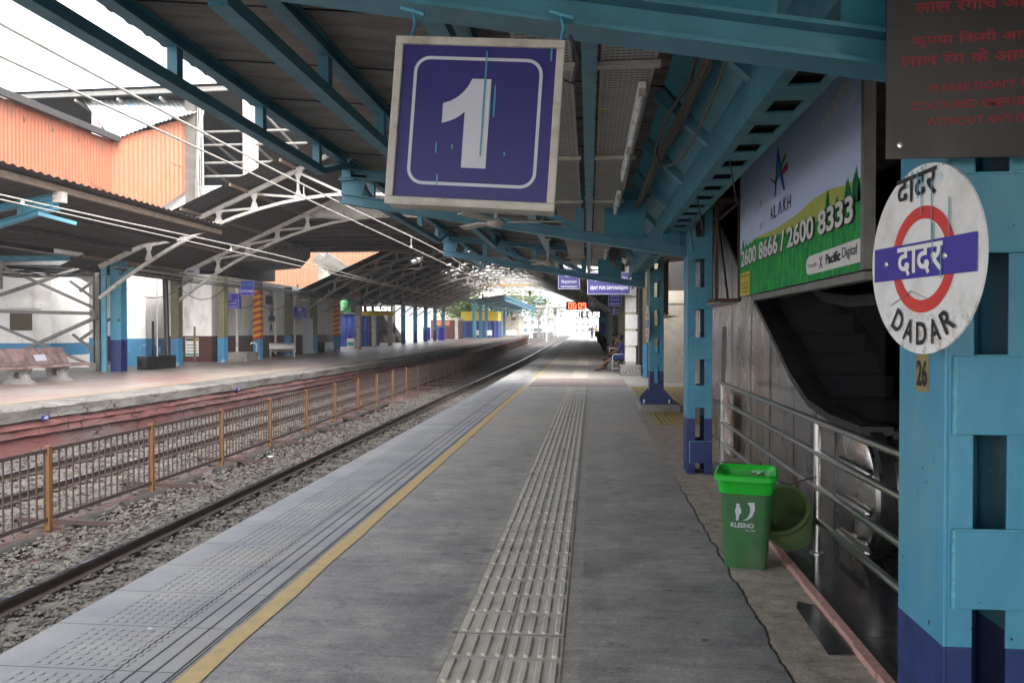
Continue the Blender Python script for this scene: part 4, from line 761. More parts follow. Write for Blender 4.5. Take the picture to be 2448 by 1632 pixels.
# advertisement on the escalator side
BX = 1.5; y0, y1, z0, z1 = 4.55, 8.12, 1.885, 3.16
t = thing('advertisement_board', 'long printed advertisement with blue sky, green grass and phone numbers above the escalator', 'advertisement', (BX,6.3,2.4))
def blay(poly, m, nm, k): b = MB(); b.add([(BX-.0012*k, y, z) for y, z in poly], [tuple(range(len(poly)))]); return b.build(nm, m, t)
b = MB(); b.box(BX,BX+.05,y0,y1,z0,z1); b.build('backing', 'signframe', t)
blay([(y0,z0),(y1,z0),(y1,z1),(y0,z1)], 'psky', 'sky_print', 1)
blay([(y0,2.0),(y1,2.0),(y1,2.30),(7.4,2.39),(6.6,2.37),(5.97,2.389),(5.48,2.432),(5.1,2.43),(4.857,2.404),(y0,2.40)], 'phill', 'hill_print', 2)
def tree(y, zt, w):
    random.seed(int(y*100)); n = 26; p = [(y-w, 2.15), (y+w, 2.15)]
    for k in range(n+1): f = k/n; x = y+w*(1-2*f); p.append((x, 2.2+(zt-2.2)*max(.15, 1-abs(1-2*f)**1.6)*random.uniform(.78,1.0)))
    return p
for y, z, w in ((4.66,2.50,.11),(4.80,2.47,.10),(4.60,2.42,.05),(5.0,2.39,.07),(5.19,2.46,.08),(5.10,2.33,.16),(4.85,2.34,.2),(7.95,2.47,.10),(7.80,2.42,.08),(7.62,2.42,.07),(7.72,2.33,.2)): blay(tree(y, z, w), 'ptree', 'tree_print', 3)
blay([(y0,z0),(y1,z0),(y1,2.30),(8.02,2.345),(7.6,2.36),(7.354,2.375),(6.9,2.34),(6.3,2.295),(5.6,2.27),(5.0,2.27),(y0,2.27)], 'pgrass', 'grass_print', 4)
def cloud(y, z, s):
    random.seed(int(z*91+y)); b = MB()
    for k in range(11): a = random.uniform(-1,1); r = s*random.uniform(.22,.5); cy, cz = y+a*s*1.7, z+random.uniform(-.25,.25)*s-a*.5*s; b.add([(BX-.0026-.0004*k, cy+r*1.2*math.cos(R(30*q)), cz+r*.75*math.sin(R(30*q))) for q in range(12)], [tuple(range(12))])
    return b.build('cloud_print', 'discwhite', t)
cloud(4.92,2.96,.10); cloud(5.22,2.90,.055); cloud(4.72,2.86,.05); cloud(7.80,2.66,.05); cloud(8.0,2.80,.04); cloud(5.15,3.12,.04)
D_ = (0,-1,0)
def ph(s, y, z, w, hh):
    text(s, 'number_outline', 'letblack', t, (BX-.0085,y,z-.004), D_, AZ, hh*1.08, w*1.02, .05); text(s, 'phone_number', 'discwhite', t, (BX-.0115,y,z), D_, AZ, hh, w, .028)
ph('2600 8666 / 2600 8333', 6.345, 2.248, 3.33, .158)
blay([(6.645,2.63),(6.60,2.63),(6.545,2.80),(6.53,2.93),(6.49,2.80),(6.34,2.63),(6.285,2.63),(6.50,2.99),(6.545,3.035),(6.58,2.90)], 'pblue', 'emblem_a', 3)
blay([(6.29,2.94),(6.40,2.88),(6.45,2.83),(6.43,2.81),(6.30,2.885)], 'pyel', 'emblem_stripe', 5); blay([(6.24,2.88),(6.40,2.81),(6.52,2.745),(6.62,2.735),(6.72,2.77),(6.64,2.75),(6.55,2.765),(6.45,2.84),(6.255,2.905)], 'pgrn', 'emblem_stripe', 6); blay([(6.18,2.77),(6.34,2.755),(6.42,2.79),(6.21,2.83)], 'pred', 'emblem_stripe', 7); blay([(6.84,2.86),(6.77,2.79),(6.68,2.76),(6.60,2.765),(6.68,2.775),(6.76,2.80)], 'pred', 'emblem_stripe', 7)
for ch, y in (('A',6.73),('L',6.60),('K',6.29),('H',6.155)): text(ch, 'company_letter', 'letblack', t, (BX-.006,y,2.515), D_, AZ, .105, .10, .0)
blay([(6.515,2.463),(6.49,2.463),(6.45,2.55),(6.41,2.463),(6.385,2.463),(6.437,2.568),(6.463,2.568)], 'pblue', 'company_letter', 5)
for y, z, m in ((7.34,2.625,'pyel'),(7.12,2.657,'pred'),(7.50,2.48,'pyel'),(7.12,2.462,'pred')): blay([(y+.04,z+.035),(y+.005,z+.004),(y-.03,z+.04),(y-.012,z),(y-.02,z-.04),(y,z-.008),(y+.02,z-.035),(y+.015,z)], m, 'butterfly_print', 8)
blay([(5.60,2.055),(5.66,2.035),(5.68,1.99),(5.655,1.945),(5.60,1.93),(y0,1.93),(y0,2.063)], 'discwhite', 'white_strip', 5)
text('Pacific', 'printer_name', 'letblack', t, (BX-.009,5.06,2.0), (0,-1,.0), AZ, .065, .30, .03); text('Digital', 'printer_name', 'letblack', t, (BX-.009,4.75,2.0), (0,-1,.0), AZ, .078, .26, .0); text('Printed By', 'printer_name', 'letblack', t, (BX-.009,5.50,1.985), (0,-1,0), AZ, .035, .2, .0)
blay([(5.36,2.03),(5.34,2.03),(5.28,1.95),(5.30,1.95)], 'pblue', 'printer_emblem', 6); blay([(5.30,2.03),(5.28,2.03),(5.34,1.95),(5.36,1.95)], 'pred', 'printer_emblem', 7)
blay([(8.05,1.89),(7.6,1.89),(7.6,2.11),(8.05,2.11)], 'ytarp', 'yellow_sticker', 6)
for k, s_ in enumerate(('ALAKH ADVERTISING','&','PUBLICITY PVT. LTD.','26008666','2600 8333')): text(s_, 'sticker_text', 'letblack', t, (BX-.011,7.82,2.075-.038*k), D_, AZ, .02, [.38,.02,.38,.30,.28][k], .02)
b = MB(); b.box(BX-.012,BX+.05,y0-.05,y0,z0,z1); b.box(BX-.005,BX+.05,y0-.05,y1,z1,z1+.02); b.box(BX-.02,BX+.06,y0-.1,y1-.7,z0-.06,z0-.015); b.build('edge_frame', 'steelg', t)
t = thing('empty_sign_frame', 'rusty brown empty box frame hanging beyond the advertisement', 'frame', (1.35,9,2.3)); b = MB(); q = [(x, y, z) for z in (1.86,2.87) for y in (8.25,10.1) for x in (1.29,1.52)]
for a, c in ((0,1),(2,3),(4,5),(6,7),(0,2),(1,3),(4,6),(5,7),(0,4),(1,5),(2,6),(3,7)): b.bar(q[a], q[c], .035, .035)
b.bar((1.29,9.0,1.86),(1.29,9.0,2.87),.03,.03); b.bar((1.52,8.9,1.86),(1.52,9.6,2.87),.02,.02); b.build('frame_bars', 'brownframe', t); b = MB(); b.box(1.26,1.54,8.4,10.12,1.83,1.842); b.build('torn_bottom_sheet', mat('peeled_white_sheet', (.55,.50,.46), .7, var=.3, dirt=(.25,.10,.07), dscale=3), t)
t = thing('second_sign_frame', 'tall dark brown rack of empty frames behind the third blue column', 'frame', (1.6,18,2.2)); b = MB()
for y in (16.8,17.3,17.9,18.5,18.9): b.bar((1.62,y,1.9),(1.62,y,3.0),.05,.05)
b.bar((1.62,16.8,1.9),(1.62,18.9,1.9),.05,.05); b.bar((1.62,16.8,3.0),(1.62,18.9,3.0),.05,.05); b.build('rack_bars', 'brownframe', t); b = MB(); b.box(1.58,1.8,16.7,19,1.84,1.86); b.build('bottom_sheet', 'cream', t)
# hanging signs further along
def hang(x0, x1, y, z0, z1, lab, nm='hanging_sign', m='signblue', d=.09, zt=None):
    t = thing(nm, lab, 'sign', ((x0+x1)/2,y,z0)); b = MB(); b.box(x0,x1,y,y+d,z0,z1); b.build('sign_box', m, t, bev=.006)
    b = MB(); ringf(b, [(x0,z0),(x1,z0),(x1,z1),(x0,z1)], [(x0+.012,z0+.012),(x1-.012,z0+.012),(x1-.012,z1-.012),(x0+.012,z1-.012)], (0,y-.003,0), AX, AZ); b.build('border', 'signwhite', t)
    b = MB()
    for x in (x0+.1*(x1-x0), x1-.1*(x1-x0)): b.tube([(x,y+d/2,z1),(x,y+d/2,(zt or z1+.6))], .012, 6)
    b.build('hanger_rod', 'steelg', t); return t
def wheelchair(t, cx, y, cz, s):
    b = MB(); ringf(b, rrect(s,s,s*.12,4,cx,cz), rrect(s*.88,s*.88,s*.09,4,cx,cz), (0,y,0), AX, AZ)
    ringf(b, disc_poly(s*.24,20,cx=cx-s*.02,cy=cz-s*.14), disc_poly(s*.17,20,cx=cx-s*.02,cy=cz-s*.14), (0,y,0), AX, AZ); flat(b, disc_poly(s*.07,12,cx=cx-s*.06,cy=cz+s*.32), (0,y,0), AX, AZ)
    for p in ([(-.10,.24),(-.03,.24),(-.01,-.03),(-.08,-.03)],[(-.08,-.03),(.16,-.03),(.16,.03),(-.08,.03)],[(.11,-.03),(.17,-.03),(.25,-.30),(.19,-.30)]): flat(b, [(cx+s*a, cz+s*c) for a, c in p], (0,y-.001,0), AX, AZ)
    b.build('wheelchair_symbol', 'signwhite', t)
t = hang(-.055,1.40,27.3,2.79,3.53,'wide dark blue sign reading SEAT FOR DIVYANGJAN over the platform benches','seat_sign',zt=4.3); text('दिव्यांगजन के बैठने के लिए','lettering','signwhite',t,(.68,27.29,3.31),AX,AZ,.19,1.25,.01); text('SEAT FOR DIVYANGJAN','lettering','signwhite',t,(.68,27.29,2.99),AX,AZ,.155,1.27,.03)
t = hang(-1.08,-.33,28,3.01,3.75,'square blue wheelchair sign reading DIVYANGJAN beside the clock','coach_sign',zt=4.5); wheelchair(t,-.70,27.99,3.58,.27); text('दिव्यांगजन','lettering','signwhite',t,(-.70,27.99,3.25),AX,AZ,.15,.54,.01); text('DIVYANGJAN','lettering','signwhite',t,(-.70,27.99,3.085),AX,AZ,.075,.56,.02)
t = hang(.80,1.33,33,2.56,3.1,'small blue first class coach sign below the seat sign','coach_sign',m='discblue',zt=4.3)
for s, z, w in (('प्रथम श्रेणी डिब्बा',2.97,.36),('पहला दर्जा डिब्बा',2.82,.36),('1st Class  Coach',2.66,.38)): text(s,'lettering','signwhite',t,(1.065,32.99,z),AX,AZ,.085,w,.015)
t = hang(-.04,.45,50,3.05,3.46,'small distant dark platform sign with a grey 1','small_number_sign',zt=4.8); b = MB(); flat(b, [(x*.9+.2,z*.9+3.25) for x, z in one], (0,49.99,0), AX, AZ); ringf(b, rrect(.33,.33,.05,4,.2,3.255), rrect(.30,.30,.04,4,.2,3.255), (0,49.99,0), AX, AZ); b.build('numeral', 'signwhite', t)
t = hang(.1,.6,72,2.9,3.35,'farthest tiny platform number sign under the line of signs','small_number_sign',zt=4.8); b = MB(); flat(b, [(x*1.1+.35,z*1.1+3.12) for x, z in one], (0,71.99,0), AX, AZ); b.build('numeral', 'signwhite', t)
SEG = {'0':'abcdef','6':'acdefg','9':'abcdfg','5':'acdfg','1':'bc','8':'abcdefg','4':'bcfg'}
def seg7(b, ch, x, z, w, h, y):
    k = w*.17; P = {'a':(x,x+w,z+h-k,z+h),'d':(x,x+w,z,z+k),'g':(x,x+w,z+h/2-k/2,z+h/2+k/2),'f':(x,x+k,z+h/2,z+h),'b':(x+w-k,x+w,z+h/2,z+h),'e':(x,x+k,z,z+h/2),'c':(x+w-k,x+w,z,z+h/2)}
    for s in SEG[ch]: a = P[s]; flat(b, [(a[0],a[2]),(a[1],a[2]),(a[1],a[3]),(a[0],a[3])], (0,y,0), AX, AZ)
t = thing('digital_clock', 'small digital clock with glowing red digits 06:09 hanging over the platform', 'clock', (-.8,50,2.85)); b = MB(); b.box(-1.42,-.22,50,50.2,2.86,3.36); b.build('clock_case', 'black', t, bev=.01); b = MB()
for i, ch in enumerate('0609'): seg7(b, ch, -1.28+i*.27+(.08 if i > 1 else 0), 2.94, .19, .34, 49.99)
for z in (3.02,3.18): flat(b, rrect(.035,.05,.01,2,-.775,z), (0,49.99,0), AX, AZ)
b.build('digits', 'ledred', t); b = MB(); b.tube([(-.8,50.1,3.36),(-.8,50.1,4.9)], .03, 8); b.build('hanger_rod', 'steelg', t)
F5 = {'W':'10001 10001 10101 10101 01010','R':'11110 10001 11110 10010 10001','E':'11111 10000 11110 10000 11111','L':'10000 10000 10000 10000 11111','C':'01111 10000 10000 10000 01111','O':'01110 10001 10001 10001 01110','M':'10001 11011 10101 10001 10001','N':'10001 11001 10101 10011 10001','S':'01111 10000 01110 00001 11110','Y':'10001 01010 00100 00100 00100','.':'00000 00000 00000 00000 00100',' ':'00000 00000 00000 00000 00000','I':'01110 00100 00100 00100 01110'}
def led_board(x0, x1, y, z0, z1, s, lab, zt):
    t = thing('led_display', lab, 'display', ((x0+x1)/2,y,z0)); b = MB(); b.box(x0,x1,y,y+.12,z0,z1); b.build('display_case', 'black', t, bev=.01); b = MB(); n = len(s)*6; px = (x1-x0-.1)/n; ph_ = (z1-z0)*.75/5
    for i, ch in enumerate(s):
        for r, row in enumerate(F5[ch].split()):
            for c, v in enumerate(row):
                if v == '1': X = x0+.06+(i*6+c)*px; Z = z1-(z1-z0)*.12-(r+1)*ph_; flat(b, [(X,Z),(X+px*1.05,Z),(X+px*1.05,Z+ph_*1.03),(X,Z+ph_*1.03)], (0,y-.006,0), AX, AZ)
    b.build('led_text', 'led', t); b = MB()
    for x in (x0+.2, x1-.2): b.tube([(x,y+.06,z1),(x,y+.06,zt)], .02, 6)
    b.build('hanger_rod', 'steelg', t)
led_board(-.66,.74,52,2.40,2.80,'I WR WELCOME','white lettered scrolling display under the small clock on the near platform', 4.9)
led_board(-17.5,-15.1,60,3.02,3.45,'I WR WELCOME','white lettered scrolling display under the dark hoardings on the opposite platform', 4.6)
#@@2
# ------------------------------------------------------------------ arched station shed
XM = -8.4
def ztop(x): return 8.32-.452*abs(x-XM)
def zarc(x): return 6.47-.039*(x-XM)**2
def shed_truss(y, m, lab, cut=False):
    t = thing('shed_truss', lab, 'roof truss', (XM,y,4), 'arched roof trusses of the station shed'); H = 9.75
    b = MB(); b.ibeam((XM-H,y,ztop(XM-H)),(XM,y,8.32),.14,.15,.02); b.ibeam((XM,y,8.32),(XM+H,y,ztop(XM+H)),.14,.15,.02); b.build('top_chord', m, t)
    b = MB(); n = 22
    for k in range(n):
        xa = XM-H+2*H*k/n; xb = XM-H+2*H*(k+1)/n; b.bar((xa,y,zarc(xa)),(xb,y,zarc(xb)),.13,.10)
    b.build('arched_chord', m, t)
    nd = [2.1,3.75,5.1,6.45,7.8]
    for s in (-1, 1):
        for i, d in enumerate(nd):
            x = XM+s*d; b = MB(); b.bar((x,y,zarc(x)),(x,y,ztop(x)),.075,.075,(0,1,0)); g = .16
            for zz, sg in ((ztop(x)-.05,-1),(zarc(x)+.05,1)): b.prism([(-g,0),(g,0),(.05,sg*.3),(-.05,sg*.3)], (x,y-.02,zz), (1,0,0), (0,0,1), (0,1,0), .04)
            b.build('post', m, t)
            x2 = XM+s*(nd[i-1] if i else .5); b = MB(); b.bar((x,y,ztop(x)-.1),(x2,y,zarc(x2)+.08),.06,.08); b.build('diagonal', m, t)
    b = MB(); b.bar((XM,y,zarc(XM)),(XM,y,8.3),.075,.075,(0,1,0)); b.build('post', m, t)
    return t
T1 = shed_truss(28, 'wtruss', 'nearest white flaking roof truss, arching over the tracks from the blue column')
T2 = shed_truss(33.5, 'wtruss', 'second white roof truss, just before the dark footbridge')
TF = shed_truss(49.6, 'gtruss', 'grey roof truss, first one beyond the dark footbridge')
dl = ['second','third','fourth','fifth','sixth','seventh','eighth','ninth','tenth','eleventh','twelfth','thirteenth','fourteenth']
SY = [49.6+3.7*k for k in range(14)]
for k in range(1, 14): dup(TF, (XM, SY[k], 4+gz(SY[k])), 'grey roof truss, %s one beyond the dark footbridge' % dl[k-1])
def roof_part(t, y0, y1, side, holes, nm, per=4, pitch=.25):
    b = MB(); random.seed(21+side); H = 10.3; ns = 14; ny = int((y1-y0)/pitch); cells = {}
    for j in range(ny*per):
        ya = y0+j*pitch/per; yb = ya+pitch/per; wa = .02*max(-.8,min(.8,1.4*math.sin(6.2832*j/per))); wb = .02*max(-.8,min(.8,1.4*math.sin(6.2832*(j+1)/per))); g0, g1 = gz(ya), gz(yb)
        for k in range(ns):
            key = (int((ya-y0)/.8), k)
            if key not in cells: f = max(0, min(1, (ya-60)/24)); cells[key] = holes and k < 6 and random.random() < (.02+.72*f)*(1-.12*k)
            if cells[key]: continue
            xa = XM+side*H*k/ns; xb = XM+side*H*(k+1)/ns; za = ztop(xa)+.17; zb = ztop(xb)+.17
            b.add([(xa,ya,za+wa+g0),(xb,ya,zb+wa+g0),(xb,yb,zb+wb+g1),(xa,yb,za+wb+g1)], [(0,1,2,3)])
    return b.build(nm, 'dsheet', t)
for y0, y1, lab, hol in ((26.5,34.3,'dark corrugated shed roof between the near platform and the footbridge',0),(48.5,98,'long dark shed roof beyond the footbridge with gaps of daylight',1)):
    t = thing('shed_roof', lab, 'roof', (XM,y0,8)); 
    for s in (-1, 1): roof_part(t, y0, y1, s, hol, 'corrugated_slope', 4, .25 if not hol else .4)
    for s in (-1, 1):
        for d in (.4,2.2,4.0,5.8,7.6,9.4):
            x = XM+s*d; b = MB(); b.bar((x,y0+.05,ztop(x)+.10+gz(y0)),(x,y1-.05,ztop(x)+.10+gz(y1)),.07,.11); b.build('purlin', 'brownst', t)
for k, y in enumerate([28,33.5]+[49.6+5.3*k for k in range(10)]):
    t = thing('shed_post', 'steel post carrying the %s shed truss on the near platform' % (['first','second']+['third','fourth','fifth','sixth','seventh','eighth','ninth','tenth','eleventh','twelfth'])[k], 'column', (1.35,y,gz(y))); b = MB(); b.ibeam((1.35,y+.25,gz(y)),(1.35,y+.25,4.2+gz(y)),.22,.22,.02,(0,1,0)); b.build('shaft', 'teal' if y > 50 else 'olive', t)
    if y > 50: b = MB(); b.box(1.22,1.48,y+.12,y+.38,gz(y),.62+gz(y)); b.build('painted_foot', 'navy', t)
# ------------------------------------------------------------------ columns of the opposite platform
def ocol(y, x, lab, m='olive', foot='dado', stripes=False, zt=4.2, w=.36):
    g = gz(y); t = thing('station_column', lab, 'column', (x,y,g), 'columns along the opposite platform')
    b = MB(); b.ibeam((x,y,1.2+g),(x,y,zt+g),w,w,.05,(0,1,0)); b.build('shaft', m, t); b = MB(); b.ibeam((x,y,g),(x,y,1.2+g),w,w,.05,(0,1,0)); b.build('painted_foot', foot, t)
    if stripes:
        k = 0; z = 1.0
        while z < 3.5:
            for f in (0, 1):
                b = MB(); c = w/2+.012; b.v = []
                b.prism([(-c,z),(c,z+.12),(c,z+.29),(-c,z+.17)], (x,y-c,g), (1,0,0), (0,0,1), (0,1,0), 2*c) if f == 0 else b.prism([(-c,z+.17),(c,z+.29),(c,z+.46),(-c,z+.34)], (x,y-c,g), (1,0,0), (0,0,1), (0,1,0), 2*c)
                b.build('paint_band', 'red' if f == 0 else 'yellow', t)
            z += .34
    return t
CB = ocol(28.7, -17.83, 'bright blue steel column with navy foot carrying the first white truss', 'blue', 'navy', w=.42); text('28', 'number', 'letblack', CB, (-17.70,28.47,1.95), (1,0,0), (0,0,1), .1, None, .03)
for y, x, l in ((33.4,-18.06,'olive column with flaking blue foot beside the black planter'),(37.6,-17.96,'olive column with blue foot beside the wheelchair sign'),(47.2,-18.35,'olive column with blue foot behind the steel seat'),(51.2,-18.15,'dark olive column in front of the grey door')): ocol(y, x, l)
ocol(41.5, -17.83, 'column striped red and yellow above a blue foot', 'steelg', 'dado', True, w=.38); ocol(56.2, -18.2, 'second red and yellow striped column, in the shade by the green boards', 'steelg', 'dado', True, w=.38)
for k, y in enumerate((61,65.5,70.8,76,81.4,86.7,92,97.3)): ocol(y, -18, 'shaded dark column %s' % ['just behind the boards','by the white bin','beside the staircase','past the staircase','with teal paint far along','next but one to the shed end','near the brown kiosk','last under the long shed'][k], 'gtruss' if k < 3 else 'teal2', 'gtruss' if k < 3 else 'navy')
t = thing('blue_downpipe', 'bright light blue round downpipe beside the blue column', 'pipe', (-18.15,28.3,0)); b = MB(); b.tube([(-18.16,28.3,0),(-18.16,28.3,4.2)], .105, 16); b.build('pipe', 'blue', t, smooth=50); b = MB(); b.bar((-18.75,28.3,1.1),(-18.05,28.3,1.1),.03,.04); b.build('clamp', 'blue', t)
t = thing('steel_mast', 'grey built-up steel mast behind the blue downpipe', 'mast', (-18.95,29.2,0)); b = MB(); b.ibeam((-19.05,29.2,0),(-19.05,29.2,4.4),.3,.12,.03,(1,0,0)); b.ibeam((-18.82,29.0,0),(-18.82,29.0,4.4),.16,.2,.03,(0,1,0)); b.build('shaft', 'steelg', t)
t = thing('braced_frame', 'crossed grey angle iron bracing in front of the white hut', 'bracing', (-20.5,28.4,0))
for p, q, k in (((-23,28.4,2.30),(-18.6,28.4,2.20),1),((-23,28.4,4.28),(-18.65,28.4,2.42),0),((-22.9,28.45,2.80),(-19.0,28.45,4.0),0),((-23,28.4,1.92),(-18.65,28.4,.2),0),((-21.8,28.45,.72),(-18.55,28.45,2.08),0),((-20.6,28.4,.06),(-18.6,28.4,.10),1),((-23,28.4,4.1),(-18.2,28.4,4.12),1)):
    b = MB(); b.bar(p, q, .03, .13 if k else .11); p2 = Vector(p)+Vector((0,.07,-.05)); q2 = Vector(q)+Vector((0,.07,-.05)); b.bar(p2, q2, .12, .02); b.build('angle_bar', 'steelg', t)
for p, q in (((-20.4,29.6,3.5),(-18.85,29.5,2.45)),((-20.0,29.6,3.1),(-18.75,29.6,4.0)),((-20.0,29.6,1.2),(-18.7,29.5,2.0)),((-20.3,29.6,1.4),(-18.75,29.5,.25))): b = MB(); b.bar(p, q, .09, .09); b.build('rear_bar', 'steelg', t)
for z in (2.2,.2): b = MB(); b.box(-18.78,-18.55,28.36,28.40,z-.12,z+.14); b.build('gusset', 'steelg', t)
# hut, wall stubs, station building
def window_hut():
    t = thing('white_hut', 'whitewashed hut with a blue band and a wire mesh window', 'hut', (-23,30,0)); b = MB(); b.box(-27,-21.22,29.6,32,1.05,3.55); b.prism([(-27,3.55),(-21.22,3.55),(-21.6,3.75),(-22.4,3.98),(-27,4.1)], (0,29.6,0), (1,0,0), (0,0,1), (0,1,0), 2.4); b.build('wall', 'wwall', t)
    b = MB(); b.box(-27,-21.215,29.595,32.005,.55,1.05); b.build('blue_band', 'dado', t); b = MB(); b.box(-27,-21.21,29.59,32.01,0,.55); b.build('base', 'wwall', t)
    b = MB(); b.box(-22.95,-22.02,29.57,29.6,1.56,2.27); f = b.build('window_mesh', mat('wire_mesh_window', (.10,.08,.055), .8, var=.4, scale=30), t); b = MB(); b.box(-24.5,-21.6,29.45,29.6,2.43,2.66); b.build('ledge', 'wwall', t)
window_hut()
def stub(x0, x1, y, d, lab, z1=4.1):
    t = thing('wall_stub', lab, 'wall', ((x0+x1)/2,y,0)); b = MB(); b.box(x0,x1,y,y+d,1.2,z1); b.build('wall', 'wwall', t); b = MB(); b.box(x0-.004,x1+.004,y-.004,y+d+.004,0,1.2); b.build('blue_dado', 'dado', t)
stub(-20.35,-19.36,33.15,1.6,'short white wall with sooty corner and worn blue dado behind the planter'); stub(-25,-24.1,36.8,1,'narrow white wall with faded blue dado behind the bracing')
t = thing('station_building', 'long whitewashed station building with maroon dado along the opposite platform', 'building', (-22,45,0))
b = MB(); b.box(-26,-18.70,37.95,50.6,1.28,4.35); b.box(-26,-18.70,51.7,58,1.28,4.35); b.box(-26,-18.70,50.6,51.7,2.45,4.35); b.build('wall', 'wwall', t)
b = MB(); b.box(-26,-18.69,37.94,50.61,0,1.28); b.box(-26,-18.69,51.69,58.01,0,1.28); b.build('maroon_dado', 'brownwall', t)
b = MB(); b.box(-21.8,-21.65,37.8,37.95,0,2.5); b.box(-22.9,-21.65,37.8,37.95,2.3,2.5); b.box(-22.95,-22.8,37.8,37.95,0,2.3); b.build('door_frame', 'brownframe', t); b = MB(); b.box(-22.8,-21.8,37.9,37.96,1.1,2.3); b.build('door_leaf', 'cream', t)
b = MB(); b.box(-18.7,-18.6,50.55,50.65,0,2.4); b.box(-18.7,-18.6,51.65,51.75,0,2.4); b.build('door_post', 'signframe', t); b = MB(); b.box(-18.62,-18.02,50.62,50.66,.02,2.35); d = b.build('open_door', mat('grey_door', (.38,.40,.42), .5, var=.1), t); b = MB(); b.lathe([(.001,-.04),(.035,-.03),(.035,0)], (-18.12,50.62,1.15), (0,1,0), 10); b.build('door_knob', 'steel', d)
b = MB(); b.box(-18.72,-18.69,42.6,44.4,1.4,2.45); b.build('notice_board', 'discwhite', t)
b = MB(); 
for k in range(9):
    for c in range(4): b.box(-18.69,-18.685,42.72+c*.42,43.05+c*.42,1.5+k*.085,1.535+k*.085)
b.build('notice_text', 'greyb', t); b = MB(); b.lathe([(.001,.012),(.09,.012),(.09,.008)], (-18.69,43.45,2.34), (1,0,0), 16); b.build('notice_emblem', 'red', t)
for y in (40.6,45.8,48.9): b = MB(); b.tube([(-18.6,y,.15),(-18.6,y,3.9)], .07, 10); b.build('drain_pipe', 'white', t, smooth=50)
b = MB(); b.box(-18.74,-18.45,45.0,45.35,2.1,2.4); b.box(-18.7,-18.5,44.6,45.1,3.1,3.6); b.build('meter_box', 'greyb', t)
for k in range(5): b = MB(); b.tube([(-18.6,44.9+.1*k,3.9),(-18.55,44.8+.16*k,3.0),(-18.6,45.1+.06*k,2.3),(-18.58,45.3-.12*k,1.5)], .014, 5); b.build('wall_cable', 'cable', t)
t = thing('air_conditioner', 'white air conditioner unit above the brown door', 'air conditioner', (-20.9,36.9,3)); b = MB(); b.box(-21.9,-20.6,36.6,37.1,2.75,3.65); b.build('casing', 'signwhite', t, bev=.02); b = MB(); [b.box(-22.0,-21.91,36.65,37.05,2.8+.07*k,2.83+.07*k) for k in range(12)]; b.build('grille', 'greyb', t)
def poster(x, y, z, w, h, lab):
    t = thing('poster', lab, 'poster', (x,y,z)); b = MB(); b.box(x,x+w,y-.01,y,z,z+h); b.build('paper', 'discwhite', t); b = MB(); b.box(x+.02,x+w-.02,y-.013,y-.0101,z+h*.82,z+h*.97); b.build('heading', 'greyb', t); b = MB(); b.box(x+.02,x+w-.02,y-.013,y-.0101,z+.03,z+h*.15); b.build('footer', 'tealb', t)
    b = MB(); [b.box(x+.06+c*(w-.1)/3, x+.02+(c+1)*(w-.1)/3, y-.013, y-.0101, z+h*(.25+.17*r), z+h*(.29+.17*r)) for r in range(3) for c in range(3)]; b.build('text_lines', 'greyb', t); b = MB(); flat(b, disc_poly(.09,14,cx=x+w*.78,cy=z+h*.88), (0,y-.015,0), AX, AZ); b.build('picture', 'yellow', t)
poster(-20.05,37.93,.28,.68,.92,'white notice poster with teal footer low on the maroon dado')
# small things on the opposite platform
b = MB(); b.box(-17.86,-17.2,29.95,31.75,.0,.53); o = b.build('black_planter', 'blackst', bev=.012, org=(-17.5,30.8,0)); tag(o, 'polished black stone planter box on the opposite platform', 'planter')
t = thing('flag_pole', 'thin steel pole standing on the black planter', 'pole', (-17.2,30.3,.53)); b = MB(); b.tube([(-17.2,30.3,.53),(-17.2,30.3,3.6)], .022, 8); b.build('pole', 'steel', t, smooth=50)
b = MB(); b.tube([(-17.72,32.0,.5),(-17.98,32.3,4.0)], .11, 12); tag(b.build('leaning_pole', 'plate', smooth=50, org=(-17.72,32,.5)), 'dark round pole leaning beside the olive column', 'pole')
b = MB(); b.tube([(-18.3,31.9,0),(-18.3,31.9,1.95)], .05, 10); tag(b.build('dark_post', 'letblack', smooth=50, org=(-18.3,31.9,0)), 'short dark post behind the black planter', 'post')
t = thing('pipe_post', 'brown pipe post with a side arm against the maroon dado', 'post', (-19.1,37.2,0)); b = MB(); b.tube([(-19.1,37.0,0),(-19.1,37.0,1.75)], .05, 10); b.bar((-19.5,37.0,.85),(-19.1,37.0,.85),.04,.04); b.build('pipe', 'brownst', t)
t = thing('green_stool', 'green plastic stool behind the black planter', 'stool', (-18.55,34.2,0)); b = MB(); b.box(-18.8,-18.3,34,34.5,.5,.56); b.build('seat', 'greenb', t, bev=.02)
for x in (-18.77,-18.36):
    for y in (34.02,34.44): b = MB(); b.bar((x,y,0),(x,y,.5),.05,.05,(0,1,0)); b.build('leg', 'greenb', t)
t = thing('water_trough', 'grey stone trough with a bent tap pipe beside the olive column', 'trough', (-17.4,38.6,0)); b = MB(); b.box(-17.95,-16.95,38.1,39.5,0,.47); b.build('basin', 'concrete', t, bev=.02); b = MB(); b.tube([(-17.1,39.6,.0),(-17.1,39.6,.86),(-17.14,39.5,.92),(-17.3,39.45,.92),(-17.33,39.4,.84)], .04, 8); b.build('tap_pipe', 'signwhite', t, smooth=50)
